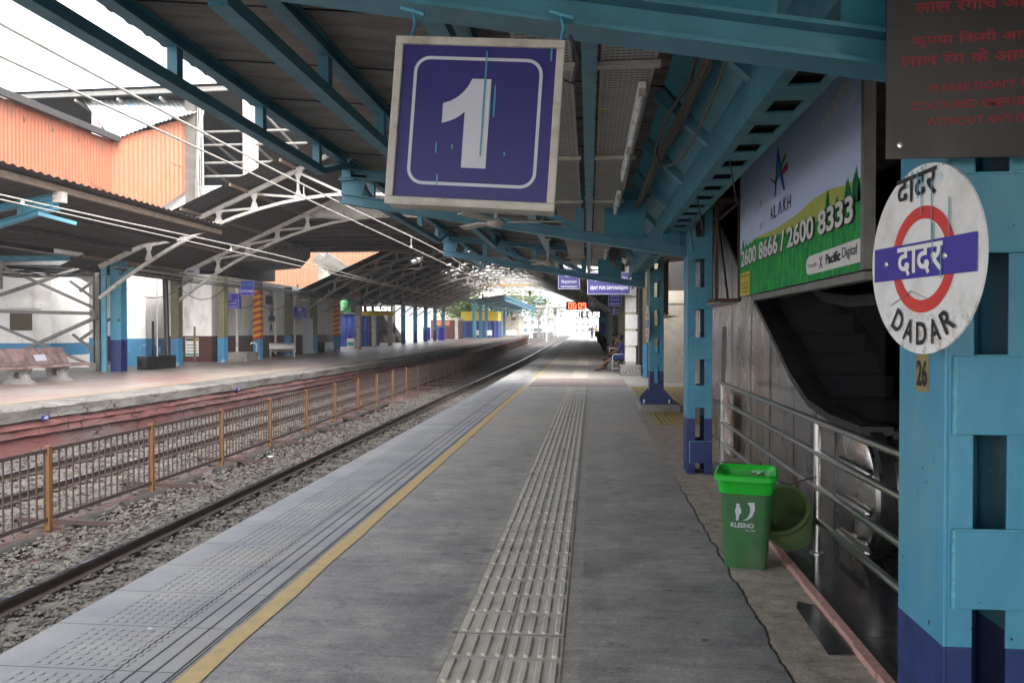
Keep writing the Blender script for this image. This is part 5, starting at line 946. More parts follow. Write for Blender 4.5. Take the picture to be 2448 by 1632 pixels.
def metal_bench(lab, loc, rz, L=1.7, arms=True):
    t = thing('metal_bench', lab, 'bench', loc, rot=(0,0,rz), local=True); pr = [(.0,.46),(.10,.435),(.28,.43),(.40,.45),(.45,.50),(.49,.62),(.53,.80),(.56,.86),(.60,.86)]   # x forward is negative
    for nm, r in (('seat', (0,5)), ('backrest', (4,9))):
        b = MB(); pp = pr[r[0]:r[1]]; n = len(pp); b.v = [(x-.25, s*L/2, z+dz) for dz in (0,-.012) for s in (-1,1) for x, z in pp]
        for i in range(n-1): b.f += [(i,i+1,n+i+1,n+i),(2*n+i,3*n+i,3*n+i+1,2*n+i+1)]; b.mi += [0,0]
        b.build(nm, 'steel', t, smooth=40)
        b = MB()
    for s in (-1, 1):
        y = s*(L/2-.03); b = MB(); b.tube([(-.24,y,.0),(-.24,y,.40),(-.22,y,.62),(-.16,y,.66),(.18,y,.66),(.26,y,.60),(.30,y,.40),(.30,y,0)], .02, 8); b.build('side_frame', 'steel', t, smooth=50); b = MB(); b.tube([(-.24,y,.12),(.30,y,.12)], .016, 8); b.build('stretcher', 'steel', t, smooth=50)
    b = MB()
    for x in (-.2,.0,.2): b.tube([(x,-L/2,.40),(x,L/2,.40)], .016, 6)
    b.build('seat_rails', 'steel', t, smooth=50); return t
metal_bench('shiny steel seat in front of the white building', (-17.2,43.3,0), R(120), 1.35); metal_bench('white metal platform bench with people sitting on it', (1.12,31.6,0), 0, 2.6); metal_bench('metal bench farther along, in the shade of the hoarding', (1.25,41.5,0), 0, 2.6)
t = thing('granite_bench', 'heavy speckled red granite bench with a marble plaque', 'bench', (-16.6,22.6,0)); b = MB(); b.box(-16.75,-16.05,20.9,24.3,.44,.52); b.build('seat', 'granite', t, bev=.015); b = MB(); b.prism([(-16.72,.52),(-16.62,.52),(-16.86,1.02),(-16.95,1.02)], (0,20.95,0), (1,0,0), (0,0,1), (0,1,0), 3.1); bk = b.build('backrest', 'granite', t, bev=.015)
b = MB(); b.prism([(-16.665,.63),(-16.655,.63),(-16.745,.82),(-16.755,.82)], (0,22.55,0), (1,0,0), (0,0,1), (0,1,0), .5); b.build('plaque', 'signwhite', bk)
for y in (21.45,23.1):
    b = MB(); n = 20; out = [(-.42,0),(.42,0),(.42,.06),(.27,.14),(.24,.30),(.34,.44),(-.34,.44),(-.24,.30),(-.27,.14),(-.42,.06)]; inn = [(.11*math.cos(R(a)), .24+.12*math.sin(R(a))) for a in (215,325,350,10,40,70,110,140,170,190)]
    for yy in (y, y+.22): ringf(b, out, inn, (-16.45,yy,0), AX, AZ)
    for P in (out, inn): b.add([(-16.45+a,yy,c) for yy in (y,y+.22) for a, c in P], [(i,(i+1) % 10,10+(i+1) % 10,10+i) for i in range(10)])
    b.build('leg', 'concrete', t)
t = hang(-18.2,-17.5,38.4,2.64,3.42,'blue wheelchair sign reading DIVYANGJAN on the opposite platform','coach_sign','discblue',.3,3.9); wheelchair(t,-18.02,38.39,3.22,.27); text('दिव्यांगजन','lettering','signwhite',t,(-17.85,38.39,2.91),AX,AZ,.14,.5,.015); text('DIVYANGJAN','lettering','signwhite',t,(-17.85,38.39,2.735),AX,AZ,.085,.52,.025); text('CAR','lettering','signwhite',t,(-17.63,38.39,3.06),AX,AZ,.06,.18,.03)
b = MB(); [seg7(b, ch, -17.77+.12*i, 3.15, .085, .17, 38.393) for i, ch in enumerate('18')]; b.build('digits', 'greyb', t)
t = hang(-17.5,-16.78,38.6,3.32,4.06,'faded blue sign SEAT FOR DIVYANGJAN high on the opposite platform','seat_sign','discblue',.06,4.2); text('दिव्यांगजन के बैठने के लिए','lettering','tealb',t,(-17.14,38.59,3.84),AX,AZ,.15,.60,.01); text('SEAT FOR DIVYANGJAN','lettering','signwhite',t,(-17.14,38.59,3.52),AX,AZ,.15,.62,.03)
t = hang(-18.3,-17.56,48,2.29,3.04,'blue office sign with a round white emblem beside the grey door','office_sign','signblue2',.08,3.4); b = MB(); ringf(b, disc_poly(.14,24,cx=-17.93,cy=2.85), disc_poly(.11,24,cx=-17.93,cy=2.85), (0,47.99,0), AX, AZ); flat(b, disc_poly(.07,16,cx=-17.93,cy=2.85), (0,47.99,0), AX, AZ); b.build('emblem', 'signwhite', t)
for z in (2.62,2.50): text('उप स्टेशन अधीक्षक','lettering','signwhite',t,(-17.93,47.99,z),AX,AZ,.09,.6,.01)
text('DY. STATION SUPDT','lettering','signwhite',t,(-17.93,47.99,2.38),AX,AZ,.06,.6,.02)
for k, (x0, x1, z0, z1) in enumerate(((-18.6,-17.3,3.5,4.35),(-17.1,-16.2,3.55,4.15),(-15.95,-15.1,3.53,4.08),(-14.9,-14.28,3.52,4.02))):
    y = 60+2.2*k; s = y/60; t = hang(x0*s,x1*s,y,1.55+(z0-1.55)*s,1.55+(z1-1.55)*s,'dark grey hoarding reading BACHAO, %s of four in a row' % ['largest and nearest','second','third','smallest and farthest'][k],'hoarding','greyb',.1,4.9)
    xm = (x0+x1)/2*s; zm = 1.55+((z0+z1)/2-1.55)*s; w = (x1-x0)*s; h = (z1-z0)*s; text('BACHAO','lettering','signwhite',t,(xm-w*.08,y-.01,zm+h*.12),AX,AZ,h*.36,w*.6,.03); b = MB(); flat(b, [(xm-w*.42,zm-h*.32),(xm+w*.2,zm-h*.32),(xm+w*.2,zm-h*.18),(xm-w*.42,zm-h*.18)], (0,y-.008,0), AX, AZ); b.build('teal_strip', 'tealb', t)
t = hang(-17.7,-17.0,58,3.75,4.5,'board with red diagonal stripes hanging in front of the hoardings','striped_board','signframe',.06,4.8); b = MB()
for k in range(9): x = -17.66+k*.07; b.add([(x,57.985,4.06),(x+.035,57.985,4.06),(x+.135,57.985,4.44),(x+.10,57.985,4.44)], [(0,1,2,3)])
b.build('red_stripes', 'red', t)
t = hang(-19.9,-18.5,60.5,2.95,4.0,'green shop board on the shaded opposite platform','shop_board','greenb',.1,4.4); b = MB(); flat(b, [(-18.78,3.5),(-18.55,3.5),(-18.55,3.85),(-18.78,3.85)], (0,60.49,0), AX, AZ); b.build('red_patch', 'red', t); b = MB(); [flat(b, [(-19.8,3.85-.16*k),(-19.0-.1*(k % 2),3.85-.16*k),(-19.0-.1*(k % 2),3.80-.16*k),(-19.8,3.80-.16*k)], (0,60.49,0), AX, AZ) for k in range(5)]; b.build('text_lines', 'signwhite', t)
b = MB(); b.box(-18.4,-15.6,62.5,62.6,2.75,3.08); tag(b.build('yellow_banner', 'ytarp', org=(-17,62.5,2.75)), 'plain yellow banner under the white lettered display', 'banner')
t = thing('tarpaulin_stall', 'stall wrapped in dark blue tarpaulin in the shade', 'stall', (-20.3,67,0)); b = MB(); b.grid(lambda u, v: (-21.5+2.6*u, 66.5+.08*math.sin(u*30)+.05*math.sin(v*9), .16+2.8*v), 60, 10); b.grid(lambda u, v: (-18.9+.08*math.sin(u*25), 66.5+4*u, .16+2.8*v), 60, 4); b.build('tarpaulin', 'tarp', t, smooth=60); b = MB(); b.box(-21.5,-18.9,66.4,71,2.96,3.1); b.build('stall_roof', 'greyb', t)
t = thing('white_bin', 'white litter bin with a violet lid beside the tarpaulin stall', 'bin', (-18.9,62,.13)); b = MB(); b.box(-19.2,-18.6,61.8,62.4,.13,.95); b.build('bin_body', 'white', t, bev=.03); b = MB(); b.prism([(-19.24,.95),(-18.56,.95),(-18.9,1.2)], (0,61.76,0), (1,0,0), (0,0,1), (0,1,0), .7); b.build('lid', 'discblue', t); b = MB(); b.box(-19.15,-18.65,61.78,61.795,.35,.65); b.build('green_label', 'tealb', t)
t = thing('black_chest', 'low black chest against the station building', 'chest', (-18.2,53.5,.07)); b = MB(); b.box(-18.6,-17.9,52.6,54.6,.06,.75); b.build('chest_body', 'blackst', t, bev=.02)
t = thing('footbridge_stairs', 'dark concrete staircase descending behind the shaded columns', 'staircase', (-21,80,.3)); b = MB(); b.prism([(72,4.6),(73.5,4.6),(86,.3),(83,.3)], (-23,0,0), (0,1,0), (0,0,1), (1,0,0), 3.0); b.build('flight', 'dconc', t); b = MB(); b.box(-23.05,-22.9,72,88,.3,4.8); b.build('side_wall', 'brownwall', t)
t = thing('brown_kiosk', 'brown and cream kiosk at the sunny end of the shed', 'kiosk', (-18.5,104,.5)); b = MB(); b.box(-20.5,-17,102,107,.47,2.9); b.build('kiosk_body', 'brownwall', t); b = MB(); b.box(-20.6,-16.9,101.9,107.1,2.9,3.2); b.box(-17.3,-16.95,101.9,102.2,.47,2.9); b.build('cream_trim', 'cream', t); b = MB(); b.box(-20,-18,101.95,102.0,2.2,2.8); b.build('orange_panel', 'orange', t)
for k, x in enumerate((-19.6,-17.8)): t = thing('water_drum', 'blue plastic drum stack by the shaded columns, %s' % ('left one','right one')[k], 'drum', (x,95,.4)); b = MB(); b.lathe([(.001,0),(.45,0),(.47,.3),(.45,.6),(.47,.9),(.45,1.2),(.47,1.5),(.4,1.55),(.001,1.55)], (x,95,.4), (0,0,1), 14); b.build('drum_body', 'discblue', t, smooth=40)
t = thing('wrapped_stall', 'stall hung with bright blue and yellow tarpaulin on the far sunny platform', 'stall', (-16,114,.5)); b = MB(); b.grid(lambda u, v: (-18.2+5.2*u, 113+.12*math.sin(u*40), .55+2.4*v), 60, 3); b.grid(lambda u, v: (-13+.1*math.sin(u*30), 113+4*u, .55+2.4*v), 30, 3); b.build('blue_tarpaulin', 'tarp', t, smooth=60); b = MB(); b.box(-18.3,-12.95,112.9,117,2.95,4.3); b.build('yellow_banner', 'ytarp', t)
for k, (x, y) in enumerate(((-15.2,109),(-13.9,110.5),(-12.2,120),(-11.6,123))): 
    t = thing('white_chair', 'white plastic chair on the far sunny platform, %s' % ('left of the blue stall','in front of the blue stall','right of the blue stall','farthest from the stall')[k], 'chair', (x,y,.5)); b = MB(); b.box(x-.35,x+.35,y-.3,y+.3,.9,.96); b.build('seat', 'white', t); b = MB(); b.box(x-.35,x+.35,y+.3,y+.36,.9,1.6); b.build('backrest', 'white', t)
    for dx in (-.3,.3): b = MB(); b.bar((x+dx,y,.5),(x+dx,y,.9),.06,.4,(0,1,0)); b.build('leg', 'steelg', t)
# conduits and cables along the opposite platform
t = thing('conduit_run', 'grey conduits and cables clipped along the opposite columns', 'conduit', (-17.75,40,3.9))
for k in range(5): b = MB(); b.tube([(-17.72+.05*k, 28.2+6*i, 3.98-.07*k+.03*math.sin(i*1.7+k)+gz(28+6*i)) for i in range(13)], .022+.008*(k == 0), 6); b.build('conduit', ('steelg','signframe','cable','steelg','cable')[k], t)
random.seed(9)
t = thing('cable_tangle', 'tangle of sagging black cables above the white hut', 'cables', (-21,28.8,4))
for k in range(16):
    a = (-24-random.random(), 28.2+random.random()*1.5, 4.05+random.random()*.5); c = (-17.9-random.random()*.6, 28.3+random.random()*1.2, 3.75+random.random()*.6); b = MB(); b.tube(sag(a, c, random.uniform(.1,.55), 12), random.uniform(.012,.03), 5); b.build('cable', 'cable', t)
for k, (a, c, s) in enumerate((((-17.9,33.4,3.4),(-17.8,37.6,3.7),.55),((-17.9,28.6,3.4),(-18,33.3,3.3),.45),((-17.9,37.6,3.2),(-17.8,41.4,3.2),.5),((-17.8,41.5,3.1),(-18.2,47,3.4),.5))): cable('slack_cable', sag(a, c, s), .016, 'black cable sagging between the opposite columns, span %s' % ('from the olive column past the planter','from the blue column','under the wheelchair sign','beyond the striped column')[k])
t = thing('junction_box', 'small white junction box on the first white truss', 'box', (-17.1,33,4.1)); b = MB(); b.box(-17.35,-16.85,32.9,33.1,3.95,4.25); b.build('box_body', 'signwhite', t, bev=.02); b = MB(); b.box(-17.3,-17.0,32.89,32.9,4.08,4.14); b.build('slot', 'greyb', t)
t = thing('junction_box', 'grey cabinet at the left edge above the granite bench', 'box', (-21.8,27.5,3.9)); b = MB(); b.box(-22.6,-21.75,27.4,27.7,3.1,4.2); b.build('cabinet', 'steelg', t, bev=.02)
# ceiling fans
def fan(x, y, z, zt, lab, ang=20, r=.62, hs=1.):
    t = thing('ceiling_fan', lab, 'fan', (x,y,z)); b = MB(); b.tube([(x,y,z+.05),(x,y,zt)], .014, 8); b.build('down_rod', 'fan', t)
    b = MB(); b.lathe([(p*hs,q*hs) for p, q in ((.001,-.05),(.07,-.045),(.12,-.01),(.125,.025),(.09,.055),(.03,.075),(.02,.16),(.045,.20),(.03,.24),(.001,.25))], (x,y,z), (0,0,1), 24); b.build('motor', 'fan', t, smooth=50); b = MB(); b.lathe([(.02,.0),(.055,.02),(.05,.12),(.015,.14)], (x,y,zt-.14), (0,0,1), 16); b.build('canopy_cup', 'fan', t, smooth=50)
    for k in range(3):
        a = R(ang+120*k); d = Vector((math.cos(a), math.sin(a), 0)); s = Vector((-d.y, d.x, 0)); c = Vector((x,y,z+.01)); b = MB(); q = [c+d*.10-s*.02,c+d*.2-s*.042,c+d*r-s*.045,c+d*(r+.015),c+d*r+s*.045+Vector((0,0,.02)),c+d*.2+s*.042+Vector((0,0,.018)),c+d*.10+s*.02]; b.add(q+[v+Vector((0,0,.006)) for v in q], [tuple(range(7)),tuple(range(13,6,-1))]+[(i,(i+1) % 7,7+(i+1) % 7,7+i) for i in range(7)]); b.build('blade', 'fan', t)
fan(-.735,6.3,2.40,3.25,'cream ceiling fan just below the big number sign',8,.52,.6); fan(-.64,12.5,2.60,3.1,'smaller cream ceiling fan farther along the near canopy',2,.5,.75); fan(-17.3,46,3.35,4.3,'ceiling fan over the steel seat on the opposite platform',10); fan(-17.4,52,3.3,4.3,'ceiling fan in front of the grey door',40)
# ------------------------------------------------------------------ left canopy over the opposite platform
t = thing('left_canopy', 'dark corrugated canopy roof over the opposite platform with a brown eave purlin', 'roof', (-16,20,4.8)); zl = lambda x: 5.22-.17*(-12.85-x) if x > -18 else 4.345+.16*(-18-x)
b = MB(); corr_x(b, -12.75, -18, 6, 27.4, zl, .3, .03, 6); corr_x(b, -18, -29, 6, 27.4, zl, .3, .03, 6); b.build('corrugated_sheet', 'dsheet', t)
for x, m in ((-13.1,'brownst'),(-14.8,'dsheet'),(-16.5,'dsheet'),(-19.5,'dsheet'),(-21.5,'dsheet')): b = MB(); b.box(x-.06,x+.06,6,27.3,zl(x)-.2,zl(x)-.04); b.build('purlin', m, t)
def arm(y, lab):
    t = thing('cantilever_truss', lab, 'truss', (-18,y,4)); b = MB(); b.ibeam((-18,y,4.0),(-13.15,y,4.88),.2,.14,.02); b.build('top_chord', 'blue', t); b = MB(); b.ibeam((-18,y,3.3),(-13.15,y,4.62),.2,.14,.02); b.build('bottom_chord', 'blue', t); b = MB(); b.prism([(-14.2,4.35),(-13.12,4.6),(-13.12,4.9),(-14.2,4.72)], (0,y-.02,0), (1,0,0), (0,0,1), (0,1,0), .04); b.build('end_plate', 'blue', t)
    for x in (-17,-16,-15.1): b = MB(); b.bar((x,y,3.3+(x+18)*.272),(x+.1,y,4+(x+18)*.181),.08,.08); b.build('strut', 'blue', t)
    b = MB(); b.box(-18.15,-17.85,y-.15,y+.15,0,4.4); b.build('column', 'blue', t); b = MB(); b.box(-13.2,-12.95,y-.1,y+.1,4.72,4.98); b.build('end_box', 'signframe', t)
arm(18.6, 'blue canopy arm with a pale box end over the granite bench')
b = MB(); b.bar((-13.45,18.3,4.42),(-12.85,18.9,4.24),.09,.09); tag(b.build('tie_bar', 'teal', org=(-13.4,18.3,4.4)), 'short light blue tie bar under the left canopy', 'beam')
b = MB(); b.ibeam((-18.2,26.4,4.1),(-30,26.4,4.2),.2,.17,.02); b.ibeam((-18.2,29.8,4.2),(-30,29.8,4.35),.2,.17,.02); tag(b.build('cross_beam', 'teal2', org=(-24,28,4.4)), 'deep blue cross beams above the cables and the hut', 'beam')
for k, (p, q) in enumerate((((-17.75,28.5,3.45),(-16.9,28.2,3.9)),((-17.9,33.2,3.45),(-17.2,33.2,3.8)))): b = MB(); b.bar(p, q, .09, .1); tag(b.build('knee_brace', 'blue' if k == 0 else 'steelg', org=p), ('blue knee brace at the foot of the first white truss','grey knee brace on the olive column by the planter')[k], 'brace')
# platform behind
b = MB(); b.box(-31,-22.2,27.45,33.5,4.72,4.80); tag(b.build('sky_gap_cover', 'dsheet', org=(-26,30,4.7)), 'flat dark sheet added over the white hut to close a sky gap', 'roof')  # added sheet that covers the bright sky hole above the hut
t = thing('rear_canopy', 'low dark canopy of the next platform seen between the walls', 'roof', (-36,40,4)); b = MB(); b.add([(-27,30,4.6),(-44,30,4.2),(-44,75,4.4),(-27,75,4.8)], [(0,1,2,3)]); b.box(-44,-27,30,75,4.9,5); b.build('roof_sheet', 'dsheet', t)
for k in range(7): b = MB(); b.bar((-27.2,32+6*k,4.3),(-44,32+6*k,3.9),.2,.3); b.build('roof_beam', 'teal2', t)
for k in range(6): b = MB(); b.box(-31.2,-30.9,36+6*k,36.3+6*k,-.2,4.4); b.build('column', 'blue' if k % 2 else 'steelg', t)
t = thing('dark_backdrop', 'row of closed kiosks added as a dark backdrop behind the hut', 'building', (-43,55,0)); b = MB(); b.box(-46,-43,28,95,-.2,4.4); b.build('wall', 'dconc', t); b = MB(); [b.box(-42.98,-42.9,30+5*k,33.6+5*k,.1,2.6) for k in range(12)]; b.build('shutters', 'teal2', t); b = MB(); [b.box(-42.96,-42.85,30+5*k,33.6+5*k,2.7,3.3) for k in range(0,12,2)]; b.build('name_boards', 'greenb', t); b = MB(); b.box(-43,-20,80,81,-.2,4.4); b.build('end_wall', 'dconc', t)  # added backdrop, darkens the bright gap between hut and walls
t = thing('rear_railing', 'pale railing on the platform behind the hut', 'railing', (-34,52,0)); b = MB(); [b.bar((-42+.28*k,52,0),(-42+.28*k,52,1.6),.05,.05,(0,1,0)) for k in range(56)]; b.bar((-42,52,1.6),(-26,52,1.6),.06,.06); b.bar((-42,52,.2),(-26,52,.2),.06,.06); b.build('bars', 'wwall', t)
t = thing('rear_counter', 'black fronted counter with a pale top behind the bracing', 'counter', (-24,38,0)); b = MB(); b.box(-25.6,-22.2,38,39,0,.85); b.build('front', 'blackst', t) ; b = MB(); b.box(-25.8,-22.1,37.95,39.1,.85,.97); b.build('top', 'cream', t)
for k, (x, y, z, s) in enumerate(((-28.3,40,2.1,.48),(-24.8,39,2.2,.52))):
    t = thing('station_name_disc', 'small distant round name sign %s' % ('beside the white hut','behind the bracing')[k], 'sign', (x,y,z)); b = MB(); b.lathe([(.001,0),(s,0),(s,.05)], (x,y,z), (0,1,0), 24); b.build('disc', 'discwhite', t); b = MB(); ringf(b, disc_poly(s*.62,24,cx=x,cy=z), disc_poly(s*.46,24,cx=x,cy=z), (0,y-.01,0), AX, AZ); b.build('red_ring', 'discred', t); b = MB(); b.box(x-s*.8,x+s*.8,y-.03,y-.02,z-s*.18,z+s*.18); b.build('name_bar', 'discblue', t); b = MB(); b.box(x-.06,x+.06,y+.06,y+.12,-.0,z); b.build('support', 'steelg', t); text('दादर','lettering','discwhite',t,(x,y-.035,z),AX,AZ,.16*s/.5,.5*s,.02)
led_board(-27.2,-24.6,39.5,3.2,3.55,'NES Y.C','white lettered scrolling display on the next platform behind the bracing',4.4)
# ------------------------------------------------------------------ footbridge
t = thing('footbridge', 'massive concrete footbridge crossing above the tracks with a sooty underside', 'footbridge', (-8,40,6.5))
b = MB(); b.box(-19.5,22,34.4,48.4,7.0,7.3); b.build('deck_slab', 'dconc', t)
for k in range(8): y = 34.75+k*1.9; b = MB(); b.box(-19.5,22,y-.22,y+.22,6.5,7.0); b.build('deck_beam', 'dconc', t)
b = MB(); b.box(-19.5,22,34.25,34.4,6.55,8.0); b.box(-19.5,22,34.15,34.42,7.85,8.02); b.build('near_fascia', 'wwall', t); b = MB(); b.box(-19.5,22,48.4,48.55,6.45,8.0); b.build('far_fascia', 'concrete', t)
b = MB(); [b.tube([(-19,34.5,z),(-9,34.5,z)], .06, 8) for z in (8.5,9.1,9.9,10.5)]; b.build('guard_rails', 'steelg', t, smooth=50)
for x in (-22.3,-15.15): b = MB(); b.box(x-.25,x+.25,34.3,34.8,7.3,12.0); b.build('roof_column', mat('stained_white_column', (.7,.68,.66), .7, var=.15, dirt=(.45,.12,.10), dscale=1.0, dcut=(.52,.66)), t)
b = MB(); corr_x(b, -28, -15.3, 33.6, 47, lambda x: 12.25+.012*(x+28), .35, .04, 4); b.add([(-28,33.6,12.2),(-15.3,33.6,12.35),(-11.5,46,10.2),(-28,46,10.2)], [(0,1,2,3)]); b.build('roof_sheet', 'dsheet', t)
for k in range(7): b = MB(); b.bar((-27+2*k,33.8,11.9),(-27+2*k,46,10.0),.08,.12); b.build('roof_rafter', 'gtruss', t)
b = MB(); b.bar((-28,33.75,12.08),(-15.3,33.75,12.2),.15,.2); b.build('eave_beam', 'steelg', t)
b = MB(); b.box(-17.95,-17.45,34.0,34.5,5.0,12.1); b.build('corner_column', 'dconc', t)
for k in range(4): b = MB(); b.tube([(-17.4+.12*k,33.95,4.6),(-17.42+.1*k,33.95,8+k),(-17.3+.12*k,33.95,12)], .04, 6); b.build('service_pipe', 'signframe' if k % 2 else 'steelg', t)
b = MB(); b.prism([(-23,6.5),(-16.7,6.5),(-16.7,5.95),(-17.3,5.3),(-23,4.9)], (0,41,0), (1,0,0), (0,0,1), (0,1,0), 5.5); b.build('pier_head', 'concrete', t); b = MB(); b.box(-19.7,-19.1,56.5,57.2,4.3,7.2); b.build('pier', 'concrete', t); b = MB(); [b.tube([(-19.5+.1*k,56.4,4.3),(-19.3+.1*k,56.4,5.5),(-19.4+.1*k,56.4,7.0)], .04, 5) for k in range(6)]; b.build('pier_cables', 'signframe', t)
b = MB(); b.box(-26,-19.5,34.4,48,4.6,8.2); b.build('side_span', 'dconc', t); b = MB(); b.box(-18.9,-18.3,35,36,4.2,6.6); b.build('stub_column', 'concrete', t)
b = MB(); b.box(14,16,36,46,-1,6.5); b.build('right_pier', 'dconc', t)
# orange stair enclosure
t = thing('orange_stair_enclosure', 'orange corrugated stair enclosure with a dark eave, left of the footbridge', 'building', (-20,30,8))
def corr_wall(b, p, q, zb0, zb1, zt0, zt1, pitch=.19, amp=.028, curve=0):
    p, q = Vector(p), Vector(q); L = (q-p).length; d = (q-p)/L; n = Vector((d.y,-d.x,0)); N = int(L/pitch*5); vs = []
    for i in range(N+1):
        f = i/N; w = max(-.8,min(.8,1.4*math.sin(6.2832*i/5)))*amp; c = p+d*(L*f)+n*w; vs += [(c.x,c.y,zb0+(zb1-zb0)*f),(c.x,c.y,zt0+(zt1-zt0)*f+curve*math.sin(math.pi*f))]
    b.add(vs, [(2*i,2*i+2,2*i+3,2*i+1) for i in range(N)])
b = MB(); corr_wall(b, (-20,18,0), (-19.95,31.7,0), 6.6, 6.6, 9.5, 9.5); b.build('long_wall', 'orange', t, smooth=50)
b = MB(); corr_wall(b, (-19.95,31.7,0), (-18.85,33.05,0), 6.7, 6.75, 9.45, 10.3, curve=.1); b.build('middle_wall', 'orange', t, smooth=50); b = MB(); corr_wall(b, (-18.85,33.05,0), (-17.85,34.3,0), 6.75, 7.95, 10.35, 10.95, curve=.12); b.build('angled_wall', 'orange', t, smooth=50)
b = MB(); [b.bar(p, q, .03, .02) for p, q in (((-19.90,31.9,7.9),(-19.5,32.35,7.7)),((-19.3,32.6,8.2),(-18.95,33.0,8.05)),((-18.8,33.15,8.5),(-18.5,33.5,8.35)),((-18.4,33.6,9.0),(-18.1,33.95,8.85)),((-19.96,30.2,7.5),(-19.9,31.5,7.3)))]; b.build('sheet_laps', 'brownst', t); [MBs(lambda b: b.box(-19.975,-19.93,19+1.5*k,19.05+1.5*k,9.0-.012*(k%3),9.1)).build('fixing', 'brownst', t) for k in range(9)]
b = MB(); b.prism([(-23,10.75),(-19.6,9.62),(-19.6,9.70),(-23,10.85)], (0,17,0), (1,0,0), (0,0,1), (0,1,0), 14.75); b.box(-19.75,-19.6,17,31.75,9.45,9.62); b.build('dark_eave', 'dsheet', t)
b = MB()
def wr(u, v):
    x = -23.6+6.4*v; e = Vector((-19.85,31.6,9.5)).lerp(Vector((-17.2,34.15,11.35)), u); f = Vector((-23.2,34.6,11.9)).lerp(Vector((-19.0,36.2,12.7)), u); p = e.lerp(f, v); return (p.x, p.y, p.z+.25*math.sin(v*1.57)+.12*math.sin(u*math.pi)+.03*max(-.8,min(.8,1.5*math.sin(u*6.2832*22))))
b.grid(wr, 132, 10); 
mw = mat('white_sheet_with_blue_ribs', (.44,.45,.44), .5, var=.1, dirt=(.25,.38,.50), dscale=1.4, dcut=(.5,.6)); b.build('white_roof', mw, t, smooth=50)
b = MB(); corr_wall(b, (-27,61.5,0), (-16.2,61.5,0), 3.6, 5.2, 9.6, 8.6); tag(b.build('orange_stair_wall', mat('sunlit_orange_sheet', (.30,.155,.09), .7, var=.12, stretch=(1,1,.3)), org=(-18,61.5,6)), 'pale orange sheet wall seen under the footbridge above the far shed', 'wall')  # paler than the enclosure's orange: sunlight on this wall put into the colour
b = MB(); b.bar((-17.6,52,6.6),(-15.0,52,4.9),.3,.5); b.bar((-18.6,53,6.6),(-15.8,53,4.5),.5,.7); tag(b.build('stair_stringer', 'concrete', org=(-17,52,5)), 'sloping concrete stair beams under the footbridge', 'beam')
# ------------------------------------------------------------------ overhead wires
def catenary(x, zc_, zm, y0, y1, lab):
    t = thing('overhead_line', lab, 'overhead wires', (x,10,zc_)); b = MB(); b.tube([(x,y0+2*i,zc_+gz(y0+2*i)) for i in range(int((y1-y0)/2)+1)], .011, 6); b.build('contact_wire', 'signframe', t)
    b = MB(); n = int((y1-y0)/2); b.tube([(x,y0+2*i,zm+gz(y0+2*i)+.05*math.cos((y0+2*i)*6.2832/22)) for i in range(n+1)], .013, 6); b.build('messenger_wire', 'signframe', t)
    y = y0+8.4
    while y < y1: b = MB(); b.tube([(x,y,zc_+gz(y)),(x,y,zm+gz(y)+.05*math.cos(y*6.2832/22))], .007, 5); b.box(x-.02,x+.02,y-.02,y+.02,zc_+gz(y)-.01,zc_+gz(y)+.05); b.build('dropper', 'signframe', t); y += 7.3
catenary(-4.3, 3.56, 3.80, -4, 200, 'pair of overhead wires above the near track'); catenary(-8.85, 3.53, 3.65, -4, 200, 'pair of overhead wires above the track behind the fence')
for k, (x, y, zt) in enumerate(((-4.3,58,6.2),(-8.85,66,6.4),(-4.3,80,6.3))): t = thing('insulator', 'small brown insulator hanging from the shed trusses, %s' % ('nearest','over the far track','farthest')[k], 'insulator', (x,y,3.9)); b = MB(); b.tube([(x,y,3.85+gz(y)),(x,y,zt)], .02, 6); b.build('rod', 'gtruss', t); b = MB(); b.lathe([(.03,0)]+[(r, .08*i+dz) for i in range(5) for r, dz in ((.10,.02),(.04,.06))], (x,y,4.0+gz(y)), (0,0,1), 10); b.build('insulator_discs', 'brownst', t)
# ------------------------------------------------------------------ far end
t = thing('far_canopy', 'teal lattice canopy on the far sunny platform', 'canopy', (-14,120,5)); g = gz(120); b = MB(); b.add([(-10.4,99,5.75+g-.25),(-14.5,99,4.9+g),(-14.5,148,4.9+g),(-10.4,148,5.75+g-.25),(-19.5,99,5.9+g),(-19.5,148,5.9+g)], [(0,1,2,3),(1,4,5,2)]); b.build('roof_sheet', 'brownst', t)
b = MB(); b.bar((-10.45,99,5.35+g),(-10.45,148,5.35+g),.1,.12); b.bar((-10.5,99,4.75+g),(-10.5,148,4.75+g),.1,.12); b.build('eave_chord', 'teal', t)
for k in range(34): y = 99+1.47*k; b = MB(); b.bar((-10.48,y,4.75+g),(-10.46,y,5.35+g),.09,.09,(0,1,0)); b.bar((-10.48,y,5.35+g),(-10.48,y+1.4,4.75+g),.06,.06); b.build('eave_lattice', 'teal', t)
for k in range(9): y = 100+6*k; b = MB(); b.bar((-14.5,y,4.7+g),(-10.5,y,5.3+g),.12,.15); b.bar((-14.5,y,4.0+g),(-10.5,y,4.75+g),.12,.12); b.bar((-14.5,y,4.7+g),(-19.3,y,5.7+g),.12,.15); [b.bar((-14.5+s,y,4.0+.18*s+g),(-14.5+s+.7,y,4.75+.15*s+g),.07,.07) for s in (.3,1.3,2.3,3.2)]; b.build('cantilever', 'teal', t); b = MB(); b.box(-14.7,-14.3,y-.2,y+.2,.5,4.8+g); b.build('column', 'teal', t)
